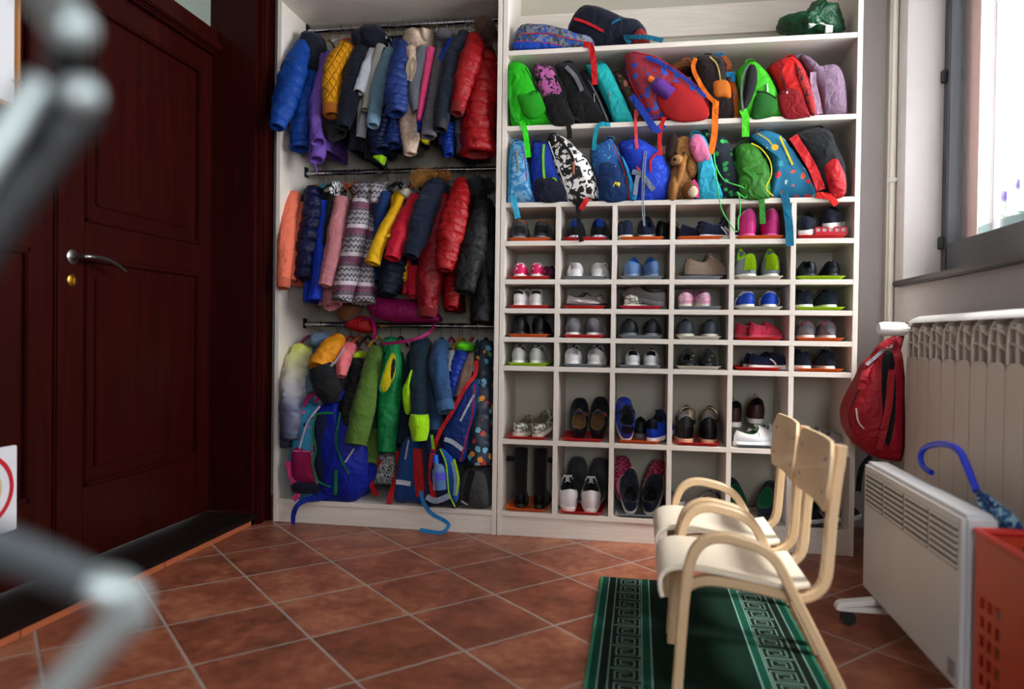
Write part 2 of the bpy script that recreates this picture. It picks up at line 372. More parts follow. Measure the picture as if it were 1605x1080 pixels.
bm = nb(); box(bm, XD-.02, XD-.01, -1.96, -.09, 2.29, 2.85); box(bm, XD-.03, XD+.0, -.47, -.455, 2.29, 2.85); o = struct('window_3', bm, LITPANE)
bm = nb(); box(bm, XD-.06, XL+.018, -1.96, -.069, .03, .055, .006); struct('trim_3', bm, plain('worn_dark_threshold', '#160a08', .65, 0., Specular_IOR_Level=.12))
bm = nb()
for k in range(6): box(bm, XL-.012, XL, -.072-.33*(k+1)+.004, -.072-.33*k, 0, .032, .002)
struct('baseboard_left', bm, TERRA)
bm = nb(); box(bm, XL, XL+.012, .034, .10, 0, .105, .002); struct('baseboard_back', bm, TERRA)
def leaf(y1, y0, nm):
    x = XD; bm = nb(); box(bm, x-.04, x-.012, y0, y1, .06, 2.185)
    for a, b in ((y0, y0+.125), (y1-.118, y1)): box(bm, x-.012, x, a, b, .06, 2.185, .004)
    for a, b in ((.06, .33), (1.165, 1.295), (2.09, 2.185)): box(bm, x-.012, x, y0+.12, y1-.11, a, b, .004)
    d = struct(nm, bm, DOORM)
    for a, b in ((.33, 1.165), (1.295, 2.09)):
        bm = nb(); box(bm, x-.012, x-.004, y0+.19, y1-.18, a+.065, b-.065, .006)
        for q in ((y0+.125, y0+.14, a, b), (y1-.133, y1-.118, a, b), (y0+.125, y1-.118, a, a+.015), (y0+.125, y1-.118, b-.015, b)): box(bm, x-.012, x+.007, *q, .004)
        emesh('panel', bm, DOORM, d)
    return d
d1 = leaf(-.072, -1.014, 'door_1'); d2 = leaf(-1.016, -1.958, 'door_2')
bm = nb(); box(bm, XD-.002, XD+.014, -1.035, -.997, .06, 2.18, .006); emesh('astragal', bm, DOORM, d1)
def disc(bm, c, r, th, ax=Vector((1, 0, 0)), seg=24):
    ax = ax.normalized(); u = ax.orthogonal().normalized(); v = ax.cross(u)
    pr = [(r, 0), (r, th*.7), (r*.85, th)]
    loft(bm, [[c+ax*h+(u*math.cos(6.2832*k/seg)+v*math.sin(6.2832*k/seg))*rr for k in range(seg)] for rr, h in pr])
bm = nb(); hc = Vector((XD, -.952, 1.158)); disc(bm, hc, .027, .008); tube(bm, [hc, hc+Vector((.05, 0, 0)), hc+Vector((.062, .02, .002)), hc+Vector((.062, .08, .002)), hc+Vector((.06, .15, -.012)), hc+Vector((.055, .205, -.034))], [.009, .009, .0095, .009, .008, .007], 12, 24)
h = emesh('handle', bm, STEEL, d1, label='brushed steel lever handle')
bm = nb(); kc = Vector((XD, -.952, 1.075)); disc(bm, kc, .022, .006); box(bm, XD+.005, XD+.016, -.957, -.947, 1.062, 1.085, .003); emesh('keyhole_plate', bm, BRASS, d1)
# pipes in the corner beside the shoe cabinet
bm = nb(); tube(bm, [Vector((1.735, .345, 0)), Vector((1.735, .345, 2.9))], .012, 12, 8); tube(bm, [Vector((1.735, .395, 0)), Vector((1.735, .395, 2.9))], .009, 12, 8)
pp = emesh('heating_pipe', bm, plain('cream_pipe_paint', '#d9d3c8', .45), loc=(1.735, .345, 0)); tag(pp, 'pair of cream painted heating pipes running up the wall corner beside the shoe cabinet', 'pipe')
for zz in (1.62, .5):
    bm = nb(); box(bm, 1.715, 1.75, .325, .365, zz, zz+.02, .004); emesh('pipe_clamp', bm, WHITEP, pp)
bm = nb(); tube(bm, [Vector((1.72, .48, .12)), Vector((1.72, -1.6, .12))], .011, 10, 6); tag(emesh('radiator_pipe', bm, plain('cream_pipe_paint', '#d9d3c8', .45), loc=(1.72, -.5, .12)), 'low horizontal heating pipe along the wall behind the radiators', 'pipe')

# ---------------------------------------------------------------- cabinets
CW = .248645; TH = .0105
ZL = dict(a=2.1749, b=1.8386, c=1.4961, d=1.3246, e=1.1530, f=1.0233, g=.8944, h=.7651, i=.4345, j=.1091)
T2 = .0215; DR = .35; DL = .46
def cab(name, label, x0, x1, dep, top):
    r = thing(name, label, 'cabinet', ((x0+x1)/2, 0, 0))
    for a in (x0, x1-.021): emesh('side_panel', box(nb(), a, a+.021, 0, dep, 0, top, .0012), BOARDV, r)
    emesh('back_panel', box(nb(), x0+.005, x1-.005, dep-.004, dep+.004, .02, top-.01), BACKP, r)
    emesh('plinth', box(nb(), x0+.021, x1-.021, .006, .024, 0, .0875, .001), BOARD, r)
    return r
sc = cab('shoe_cabinet', 'tall pale wood cabinet with shelves of backpacks above rows of shoe cubbies', -.0105, 1.5024, DR, 2.75)
for k in 'abcdefghij': emesh('shelf', box(nb(), .0105, 1.4814, 0, DR-.004, ZL[k]-T2, ZL[k], .001), BOARD, sc)
emesh('top_panel', box(nb(), .0105, 1.4814, 0, DR-.004, 2.728, 2.75), BOARD, sc)
emesh('back_rail', box(nb(), .0105, 1.4814, DR-.022, DR-.004, 2.33, 2.47, .001), BOARD, sc)
zz = [ZL[k] for k in 'cdefghij']
for zu, zl in zip(zz, zz[1:]):
    for k in range(1, 6): emesh('divider', box(nb(), k*CW-TH, k*CW+TH, 0.0004, DR-.004, zl, zu-T2, .001), BOARDV, sc)
wc = cab('wardrobe_cabinet', 'tall pale wood open wardrobe with three chrome rails of coats beside the door', -1.0975, -.0135, DL, 2.75)
wc['label'] = 'tall pale wood open wardrobe with three chrome coat rails beside the door'
emesh('shelf', box(nb(), -1.0765, -.0345, .0, DL-.004, ZL['j']-T2, ZL['j'], .001), BOARD, wc)
emesh('shelf', box(nb(), -1.0765, -.0345, .0, .40, 2.465, 2.487, .001), BOARD, wc)
RY = .27; RZ = [2.435, 1.713, .945]
for z in RZ:
    bm = nb(); tube(bm, [Vector((-1.075, RY, z)), Vector((-.036, RY, z))], .0125, 14, 4); rr = emesh('coat_rail', bm, CHROME, wc, label='chrome coat rail')
    bm = nb(); box(bm, -1.0765, -1.07, RY-.02, RY+.02, z-.02, z+.03, .002); emesh('rail_bracket', bm, BLACKM, wc)
# ---------------------------------------------------------------- chairs
def sweep(bm, pts, a, y0, y1, n=None, bev=.004):
    """bent lamella: path in x-z, half thickness a across the path, width from y0 to y1"""
    q = cat([(p[0], p[1]) for p in pts], n or 5*(len(pts)-1)); rings = []
    for i, (x, z) in enumerate(q):
        x0, z0 = q[max(i-1, 0)]; x1, z1 = q[min(i+1, len(q)-1)]; t = Vector((x1-x0, z1-z0)).normalized(); nx, nz = -t.y, t.x
        sec = [(-a, y0+bev), (-a, y1-bev), (-a+bev, y1), (a-bev, y1), (a, y1-bev), (a, y0+bev), (a-bev, y0), (-a+bev, y0)]
        rings.append([(x+nx*s, yy, z+nz*s) for s, yy in sec])
    loft(bm, rings)
def make_chair(y0, label):   # y0: near side, chair is .36 wide
    r = thing('childs_armchair', label, 'chair', (.9, y0+.18, 0), 'childrens plywood armchairs')
    wz = .352; arch = [(.716, .002), (.724, .15), (.732, .26), (.742, .33), (.758, .372), (.785, .395), (.82, .402), (.86, .396), (.90, .385), (.932, .366), (.955, .338), (.985, .278), (1.033, .186), (1.08, .092), (1.122, .008)]
    for ya in (y0, y0+wz-.03):
        bm = nb(); sweep(bm, arch, .0125, ya, ya+.03); emesh('arm_and_leg_frame', bm, BIRCHE, r, True)
    jj = [(.735, .262), (.76, .278), (.80, .285), (.88, .278), (.96, .264), (1.005, .258), (1.035, .265), (1.058, .285), (1.069, .315), (1.073, .36), (1.078, .44), (1.086, .53), (1.094, .59), (1.098, .635)]
    for ya in (y0+.031, y0+wz-.061):
        bm = nb(); sweep(bm, jj, .0125, ya, ya+.03); emesh('back_support', bm, BIRCHE, r, True)
    bm = nb(); st = [(.678, .238), (.672, .262), (.674, .287), (.69, .306), (.72, .314), (.77, .313), (.85, .303), (.93, .290), (.985, .284), (1.03, .292)]
    sweep(bm, st, .0055, y0+.03, y0+wz-.03, bev=.002); emesh('seat', bm, SEATM, r, True)
    bm = nb(); n = 44; rings = []
    for k in range(n+1):           # curved back board with softly stepped corners
        v = k/n; y = y0-.004+v*(wz+.008); e = min(v, 1-v)*(wz+.008)
        s = min(1, e/.034); s = s*s*(3-2*s); top = .616+.029*s; bot = .508-.033*s
        if e < .006: top -= .006; bot += .006
        dx = .014*math.sin(math.pi*v)
        rings.append([(1.058+dx+(z-.56)*.09, y, z) for z in (bot, bot+.006, (bot+top)/2, top-.006, top)] + [(1.067+dx+(z-.56)*.09, y, z) for z in (top, top-.006, (bot+top)/2, bot+.006, bot)])
    loft(bm, rings); emesh('backrest', bm, BIRCH, r, True)
    for ya in (y0+.045, y0+wz-.045):
        for z in (.52, .60):
            bm = nb(); disc(bm, Vector((1.060+(z-.56)*.09, ya, z)), .005, .002, Vector((-1, 0, 0)), 12); emesh('screw', bm, STEEL, r)
    r.location.z += .0088     # the legs stand on the runner
make_chair(-1.395, 'pale bent plywood childs armchair nearest the camera on the green runner')
make_chair(-1.005, 'pale bent plywood childs armchair farther away, nearest the shoe cubbies')

# ---------------------------------------------------------------- rug
bm = nb(); x0, x1, ya, yb = .484, 1.11, -.50, -3.1
GR = ['#081d15', '#2d6e52', '#6d8c7e', '#0f1814', '#0d382d']
box(bm, x0, x1, yb, ya, .0005, .008, .002, 0)
def rs(a, b, c, d, mi, z=.0086): 
    v = [bm.verts.new(p) for p in ((a, c, z), (b, c, z), (b, d, z), (a, d, z))]; f = bm.faces.new(v); f.material_index = mi
for sg in (0, 1):
    m = (lambda x: x0+x) if sg == 0 else (lambda x: x1-x)
    def S(a, b, mi, z=.0086, c=yb+.004, d=ya-.004):
        p, q = sorted((m(a), m(b))); rs(p, q, c, d, mi, z)
    S(0, .009, 1); S(.009, .030, 4); S(.030, .0335, 2, .009); S(.0335, .057, 3); S(.057, .0595, 2, .009); S(.0595, .146, 3); S(.146, .1485, 2, .009); S(.1485, .172, 4); S(.172, .1755, 2, .009)
    pitch = .0745; k = 0; y = ya-.012
    while y-pitch > yb+.01:
        a, b = m(.064), m(.142); cx, sx = (a+b)/2, (b-a)/2; cy = y-pitch/2; fl = 1 if k % 2 else -1
        sp = [(-1, -1), (1, -1), (1, .8), (-.72, .8), (-.72, -.62), (.62, -.62), (.62, .42), (-.36, .42), (-.36, -.22), (.2, -.22)]
        w = .0024
        for (u0, v0), (u1, v1) in zip(sp, sp[1:]):
            A = (cx+u0*sx*.98, cy+fl*v0*pitch*.46); B = (cx+u1*sx*.98, cy+fl*v1*pitch*.46)
            rs(min(A[0], B[0])-w/2, max(A[0], B[0])+w/2, min(A[1], B[1])-w/2, max(A[1], B[1])+w/2, 2, .0091)
        y -= pitch; k += 1
def rugm(h):
    g = G('woven_pile'); n = g.noise(9, 4); f = g.noise(500, 2); c = lin(h); g.set(Base_Color=g.mix(n, c, tuple(min(1, x*1.9+.0008) for x in c[:3])+(1,)), Roughness=.95, Specular_IOR_Level=.1); g.bump(f, .6, .003); return g.m
tag(emesh('runner_rug', bm, [rugm(h) for h in GR], smooth=False, loc=(.8, -1.8, 0)), 'dark green runner rug with greek key borders under the two armchairs', 'rug')

# ---------------------------------------------------------------- radiator
rd = thing('radiator', 'cream ribbed wall radiator under the window with a red backpack at its end', 'radiator', (1.66, -.9, .28))
RADM = plain('cream_radiator_enamel', '#cabfb4', .35)
Y0 = -.285; PT = .1075
for k in range(12):
    y = Y0-PT*k; a, b = y-PT+.004, y-.002; bm = nb()
    # front plate with rounded top corners
    pr = [(a, .30), (a, .818), (a+.010, .836), (a+.03, .843), (b-.03, .843), (b-.012, .836), (b, .818), (b, .30)]
    loft(bm, [[(1.597, q[0], q[1]) for q in pr], [(1.60, q[0], q[1]) for q in pr][:], [(1.603, q[0], q[1]) for q in pr]])
    box(bm, 1.635, 1.642, a, b, .30, .96); box(bm, 1.60, 1.69, (a+b)/2-.004, (a+b)/2+.004, .30, .95)
    box(bm, 1.685, 1.70, a, b, .30, .97)
    sd = [(1.600, .895), (1.600, .95), (1.606, .968), (1.62, .980), (1.645, .984)]
    for i in range(len(sd)-1):          # thin curved side cheek of the section
        pass
    rings = []                      # bent cheek of the section, leaning over at the top
    for z, dy, xf in ((.80, 0, 1.6), (.87, 0, 1.598), (.91, .002, 1.598), (.94, .008, 1.600), (.960, .020, 1.604), (.974, .040, 1.612)):
        rings.append([(xf, y-.001-dy, z), (1.66, y-.001-dy, z), (1.66, y-.0045-dy, z), (xf, y-.0045-dy, z)])
    loft(bm, rings)
    for z in (.895, .938):        # curved air louvres
        rings = []
        for i in range(7):
            u = i/6; yy = b-(b-a)*u; dip = .016*(1-math.cos(u*1.9)); rings.append([(1.600, yy, z-dip), (1.645, yy, z+.016-dip), (1.645, yy, z+.0185-dip), (1.600, yy, z+.003-dip)])
        loft(bm, rings)
    emesh('radiator_section', bm, RADM, rd, True)
bm = nb(); L = Y0-PT*12
q = [(1.598, .966), (1.606, .982), (1.63, .992), (1.69, .990), (1.70, .98), (1.70, .972), (1.63, .976)]
rings = []
for y, s in ((Y0-.0, .2), (Y0-.012, .75), (Y0-.03, 1.), (L+.03, 1.), (L, .2)): rings.append([(1.66+(a-1.66)*(.9+.1*s), y, .972+(z-.972)*s) for a, z in q])
loft(bm, rings); emesh('top_cover', bm, WHITEP, rd, True)  # whiter than the sections: bright light on the top put into the colour
bm = nb(); tube(bm, [Vector((1.66, Y0-.01, .945)), Vector((1.66, -.25, .945)), Vector((1.645, -.245, .945)), Vector((1.60, -.245, .945))], .009, 10, 12); emesh('valve_stem', bm, CHROME, rd)
bm = nb(); rings = []
for x, rr in ((1.61, .018), (1.60, .026), (1.525, .027), (1.510, .023), (1.506, .015)):
    rings.append([(x, -.245+math.cos(6.2832*k/32)*rr*(1-.05*(k % 2)), .945+math.sin(6.2832*k/32)*rr*(1-.05*(k % 2))) for k in range(32)])
loft(bm, rings); emesh('thermostat_valve', bm, WHITEP, rd, True)

# ---------------------------------------------------------------- convector heater
ht = thing('convector_heater', 'white standing electric convector heater on castors in front of the radiator', 'heater', (1.385, -1.045, 0))
HX, HY0, HY1, HZ0, HZ1 = 1.345, -1.425, -.675, .088, .505
HM = plain('white_heater_steel', '#c0c1c4', .4)
bm = nb(); box(bm, HX, HX+.075, HY0, HY1, HZ0, HZ1, .010); emesh('body', bm, HM, ht)
yy = HY1-.025; gw = .165
for k in range(4):
    y1 = yy-k*(gw+.012); y0 = y1-gw
    bm = nb(); box(bm, HX-.0012, HX+.0005, y0, y1, HZ1-.135, HZ1-.03); gr = emesh('vent_grille', bm, plain('slot_shade', '#3b3733', .7), ht, False)  # dark plate behind the slats, shade of the slots put into its colour
    bm = nb()
    for j in range(7):
        z = HZ1-.030-.0155*j; box(bm, HX-.004, HX+.0005, y0, y1, z-.0085, z, .001)
    gs = bpy.data.meshes.new('slat'); emesh('slats', bm, HM, ht, False)
    bpy.data.meshes.remove(gs)
bm = nb(); box(bm, HX-.004, HX, HY0+.03, HY0+.065, .115, .155, .002); emesh('badge', bm, plain('grey_badge', '#7c7a80', .4), ht)
for y in (-.78, -1.40):
    bm = nb(); sweep(bm, [(1.245, .048), (1.25, .062), (1.28, .068), (1.33, .076), (1.385, .085), (1.44, .076), (1.49, .068), (1.52, .062), (1.525, .048)], .009, y-.02, y+.02, bev=.003)
    box(bm, 1.25, 1.52, y-.018, y+.018, .045, .062, .003); box(bm, 1.36, 1.41, y-.016, y+.016, .07, .095)
    ft = emesh('foot', bm, WHITEP, ht)
    for x in (1.275, 1.495):
        bm = nb(); 
        for yy2 in (y-.014, y+.003): disc(bm, Vector((x, yy2, .0225)), .022, .011, Vector((0, 1, 0)), 20)
        box(bm, x-.006, x+.006, y-.004, y+.004, .02, .05); emesh('castor', bm, BLACKM, ht)

# ---------------------------------------------------------------- orange crate and umbrella
def grid_wall(bm, org, ud, vd, W_, H_, th, holes):
    """wall panel in direction ud (horizontal) and z with square holes; holes: (u0,u1,v0,v1)"""
    us = sorted({0, W_}|{h[0] for h in holes}|{h[1] for h in holes}); vs = sorted({0, H_}|{h[2] for h in holes}|{h[3] for h in holes})
    nn = ud.cross(Vector((0, 0, 1))).normalized()*th
    for a, b in zip(us, us[1:]):
        for c, d in zip(vs, vs[1:]):
            mu, mv = (a+b)/2, (c+d)/2
            if any(h[0] < mu < h[1] and h[2] < mv < h[3] for h in holes): continue
            p = [org+ud*x+Vector((0, 0, y)) for x, y in ((a, c), (b, c), (b, d), (a, d))]
            loft(bm, [p, [v+nn for v in p]])
    bmesh.ops.remove_doubles(bm, verts=bm.verts, dist=1e-5)
cr = thing('plastic_crate', 'tall orange-red perforated plastic crate beside the heater holding an umbrella', 'crate', (1.49, -1.68, 0))
ORC = plain('orange_red_plastic', '#b83614', .4); CX0, CX1, CY0, CY1, CH = 1.365, 1.585, -1.92, -1.445, .475
hol = [(.028+.034*i, .028+.034*i+.021, .06+.042*j, .06+.042*j+.028) for i in range(3) for j in range(7)]
hol2 = [(.30, .42, .425, .44)]+[(CY1-CY0-b, CY1-CY0-a, c, d) for a, b, c, d in hol]
bm = nb(); grid_wall(bm, Vector((CX0, CY1, 0)), Vector((0, -1, 0)), None, CY1-CY0, CH, .003, hol+hol2); emesh('side_wall', bm, ORC, cr, False)
bm = nb(); grid_wall(bm, Vector((CX1, CY0, 0)), Vector((0, 1, 0)), None, CY1-CY0, CH, .003, hol+hol2); emesh('side_wall', bm, ORC, cr, False)
for y, s in ((CY1, 1), (CY0, -1)):
    bm = nb(); grid_wall(bm, Vector((CX1 if s > 0 else CX0, y, 0)), Vector((-s, 0, 0)), None, CX1-CX0, CH, .003, [(.06+.045*i, .09+.045*i, .06+.042*j, .088+.042*j) for i in range(3) for j in range(7)]); emesh('end_wall', bm, ORC, cr, False)
bm = nb(); box(bm, CX0, CX1, CY0, CY1, 0, .006); emesh('base', bm, ORC, cr, False)
bm = nb(); z = CH
tube(bm, [Vector(p) for p in ((CX0, CY1, z), (CX0, -1.60, z), (CX0, CY0, z))], .009, 8, 12); tube(bm, [Vector(p) for p in ((CX0, CY1, z), (CX1, CY1, z))], .009, 8, 4); tube(bm, [Vector(p) for p in ((CX1, CY1, z), (CX1, CY0, z))], .009, 8, 4)
tube(bm, [Vector(p) for p in ((CX0, CY0, z), (CX1, CY0, z))], .009, 8, 4); emesh('rim', bm, plain('red_plastic_rim', '#c0201a', .4), cr)
um = thing('childs_umbrella', 'closed blue patterned umbrella with a bright blue hooked handle leaning in the crate', 'umbrella', (1.47, -1.4, .3))
BLU = plain('bright_blue_plastic', '#1533c8', .25)
UX = 1.455
pt = [PX(x, y, UX) for x, y in ((1460, 741), (1447, 731), (1443, 715), (1450, 702), (1470, 696), (1492, 699), (1505, 709), (1513, 725), (1521, 745), (1531, 770))]
bm = nb(); tube(bm, pt, [.008, .0085, .0085, .009, .009, .009, .0095, .010, .0095, .009], 14, 48); emesh('hooked_handle', bm, BLU, um, label='bright blue hooked handle')
A = PX(1531, 768, UX); B = PX(1640, 915, UX+.02)
bm = nb(); tube(bm, [A, B], .005, 8, 4); emesh('shaft', bm, BLACKM, um)
bm = nb(); q = [A+(B-A)*t for t in (.06, .12, .3, .55, .8, .97)]; n_ = 30; rings = []; ax = (B-A).normalized(); s1 = ax.orthogonal().normalized(); s2 = ax.cross(s1)
for i in range(25):
    t = i/24; c = A+(B-A)*(.05+.92*t); r0 = (.009+.030*math.sin(min(1, t*1.6)*1.5708))*(1-.55*t)
    rings.append([c+(s1*math.cos(6.2832*k/n_)+s2*math.sin(6.2832*k/n_))*r0*(1+.28*math.cos(6.2832*k/n_*8+t*5)) for k in range(n_)])
loft(bm, rings); emesh('folded_canopy', bm, mottle('#0c2a66', '#2f6f9e', 60, .52, '#8fb6c8'), um)
bm = nb(); c0 = PX(1528, 830, UX-.06); tube(bm, [PX(1533, 800, UX-.03), c0], .004, 8, 4); bmesh.ops.create_uvsphere(bm, u_segments=12, v_segments=8, radius=.011, matrix=Matrix.Translation(c0)); emesh('closing_strap', bm, BLU, um)

# ---------------------------------------------------------------- flower box outside the window
fp = thing('flower_box', 'grey-green flower box outside the window with purple pansies and leaves', 'flower box', (2.2, .1, 1.36))
bm = nb(); box(bm, 2.12, 2.28, -.6, .42, 1.30, 1.43, .01); emesh('trough', bm, plain('grey_green_trough', '#5d8a88', .5), fp)
rn = random.Random(3)
for k in range(7):
    b0 = Vector((2.2, .30-.11*k, 1.43)); bm = nb(); tube(bm, [b0, b0+Vector((rn.uniform(-.02, .02), rn.uniform(-.02, .02), .05)), b0+Vector((-.02, rn.uniform(-.03, .03), .10+.03*(k % 2)))], .0025, 6, 8); hd = b0+Vector((-.02, 0, .11+.03*(k % 2)))
    emesh('stem', bm, plain('leaf_green', '#4c9a3f', .5), fp)
    bm = nb()
    for j in range(9):
        a = rn.uniform(0, 6.28); l = rn.uniform(.03, .06); d = Vector((math.cos(a), math.sin(a), rn.uniform(.1, .9))).normalized(); s = d.cross(Vector((0, 0, 1))).normalized()*.012
        c = b0+Vector((0, 0, .005)); ring = [c, c+d*l*.5+s, c+d*l, c+d*l*.5-s]; v = [bm.verts.new(p) for p in ring]; bm.faces.new(v)
    emesh('leaves', bm, plain('leaf_green', '#4c9a3f', .5), fp)
    bm = nb()
    for j in range(5):
        a = 6.283*j/5; d = Vector((-.3, math.cos(a), math.sin(a))).normalized(); c = hd+d*.014; bmesh.ops.create_uvsphere(bm, u_segments=10, v_segments=6, radius=.014, matrix=Matrix.Translation(c) @ Matrix.Diagonal((.35, 1, 1, 1)))
    fl = emesh('flower', bm, plain('purple_petal', '#5a3fae', .6), fp)

# ---------------------------------------------------------------- notices on the left door leaf
fr = thing('framed_notice', 'white notice in a light wooden frame, upper left on the dark door', 'notice', (XD+.01, -1.35, 1.6))
bm = nb()
for q in ((-1.205, -1.19, 1.60, 1.98), (-1.60, -1.585, 1.60, 1.98), (-1.60, -1.19, 1.965, 1.98), (-1.60, -1.19, 1.60, 1.615)): box(bm, XD+.001, XD+.018, *q, .002)
emesh('frame', bm, plain('light_orange_wood', '#a8703a', .5), fr)
bm = nb(); box(bm, XD+.001, XD+.008, -1.585, -1.205, 1.615, 1.965); emesh('paper', bm, plain('white_paper', '#d9d9dc', .8), fr, False)
bm = nb(); disc(bm, Vector((XD+.018, -1.197, 1.69)), .006, .006); box(bm, XD+.018, XD+.022, -1.215, -1.185, 1.687, 1.693); emesh('clip', bm, BRASS, fr)
# round prohibition style sign on a white board
sg = thing('white_notice_board', 'white hanging notice with a red ring, lower left on the dark door', 'notice', (XD+.01, -1.35, .4))
bm = nb(); box(bm, XD+.015, XD+.03, -1.52, -1.207, .262, .53, .003); emesh('board', bm, plain('white_paper', '#d9d9dc', .8), sg)
bm = nb(); cc = Vector((XD+.031, -1.335, .405)); rings = []
for k in range(41):
    a = 6.2832*k/40; d = Vector((0, math.cos(a), math.sin(a))); rings.append([cc+d*.098, cc+d*.112, cc+d*.112+Vector((.001, 0, 0)), cc+d*.098+Vector((.001, 0, 0))])
loft(bm, rings, False, False); emesh('red_ring', bm, plain('sign_red', '#c01828', .5), sg)
bm = nb(); disc(bm, Vector((XD+.03, -1.335, .405)), .07, .001); emesh('sign_centre', bm, plain('sign_beige', '#c9b58a', .6), sg)

# ---------------------------------------------------------------- blurred folding frame close to the camera
ff = thing('folding_metal_frame', 'out of focus grey folding metal tube frame very close at the left', 'metal frame', R(-40, 600, .62))
FM = plain('satin_aluminium', '#b4c0c0', .4, .6); FD = plain('dark_steel_tube', '#2c2d30', .5, .5)
D = .46; FD2 = plain('dim_aluminium', '#5c6468', .5, .5)
def ft_(pts, r, m, nm='tube', dd=D):
    bm = nb(); tube(bm, [R(x, y, dd+.02*i) for i, (x, y) in enumerate(pts)], r, 14, 6*(len(pts)-1)); emesh(nm, bm, m, ff)
ft_([(-70, 320), (0, 215), (58, 135)], .008, FM, dd=.44)
ft_([(-80, 430), (0, 315), (60, 235), (122, 165)], .0165, FD, dd=.47)
ft_([(40, -60), (85, 5), (113, 48)], .012, FM, dd=.45)
ft_([(112, 50), (108, 95), (122, 150)], .011, FD, dd=.47)
ft_([(-90, 835), (40, 873), (150, 920)], .0105, FD2, dd=.44)
ft_([(212, 955), (140, 1030), (60, 1120)], .0095, FM, dd=.47)
for x, y, r in ((113, 46, .0115), (127, 150, .0105)):
    bm = nb(); bmesh.ops.create_uvsphere(bm, u_segments=16, v_segments=10, radius=r, matrix=Matrix.Translation(R(x, y, .47))); emesh('joint', bm, FM, ff)
bm = nb(); tube(bm, [R(140, 915, .47), R(180, 928, .47), R(212, 948, .475)], [.0095, .0115, .0105], 14, 12); emesh('tube_sleeve', bm, FM, ff)
ft_([(-90, 600), (-100, 900), (-110, 1400)], .012, FD, 'upright', .5)
ft_([(-90, -100), (-95, 300), (-100, 620)], .012, FD, 'upright', .5)
# ---------------------------------------------------------------- coats on the three rails
CR = {1: (400, 0, 3.725), 2: (400, 260, 3.8575), 3: (400, 490, 3.0)}
ROWN = {1: 'top', 2: 'middle', 3: 'bottom'}
def hanger(row, X, col, zdrop=.06, half=.12):
    z = RZ[row-1]; h = thing('coat_hanger', '', 'hanger', (X, RY, z-zdrop), 'hangers on the %s rail' % ROWN[row])
    bm = nb(); r0 = .0165; pts = [Vector((X, RY+math.cos(a)*r0, z+math.sin(a)*r0)) for a in (-.4, .4, 1.2, 2.0, 2.8, 3.5)]+[Vector((X, RY-.004, z-.028)), Vector((X, RY, z-zdrop))]
    tube(bm, pts, .0016, 6, 24); emesh('hook', bm, CHROME, h)
    bm = nb(); tube(bm, [Vector((X, RY-half, z-zdrop-.045)), Vector((X, RY-half*.4, z-zdrop-.012)), Vector((X, RY, z-zdrop+.002)), Vector((X, RY+half*.4, z-zdrop-.012)), Vector((X, RY+half, z-zdrop-.045))], .006, 8, 16)
    emesh('shoulder_bar', bm, plain('hanger_colour', col, .4), h)
    return h
HC = {'wood': '#b98a55', 'magenta': '#b02880', 'orange': '#d8562a', 'teal': '#2a9ab8', 'black': '#1a1a1c', 'pink': '#d070b0', 'red': '#c02a2a', 'yellow': '#d8a828', 'white': '#d8d8d8'}
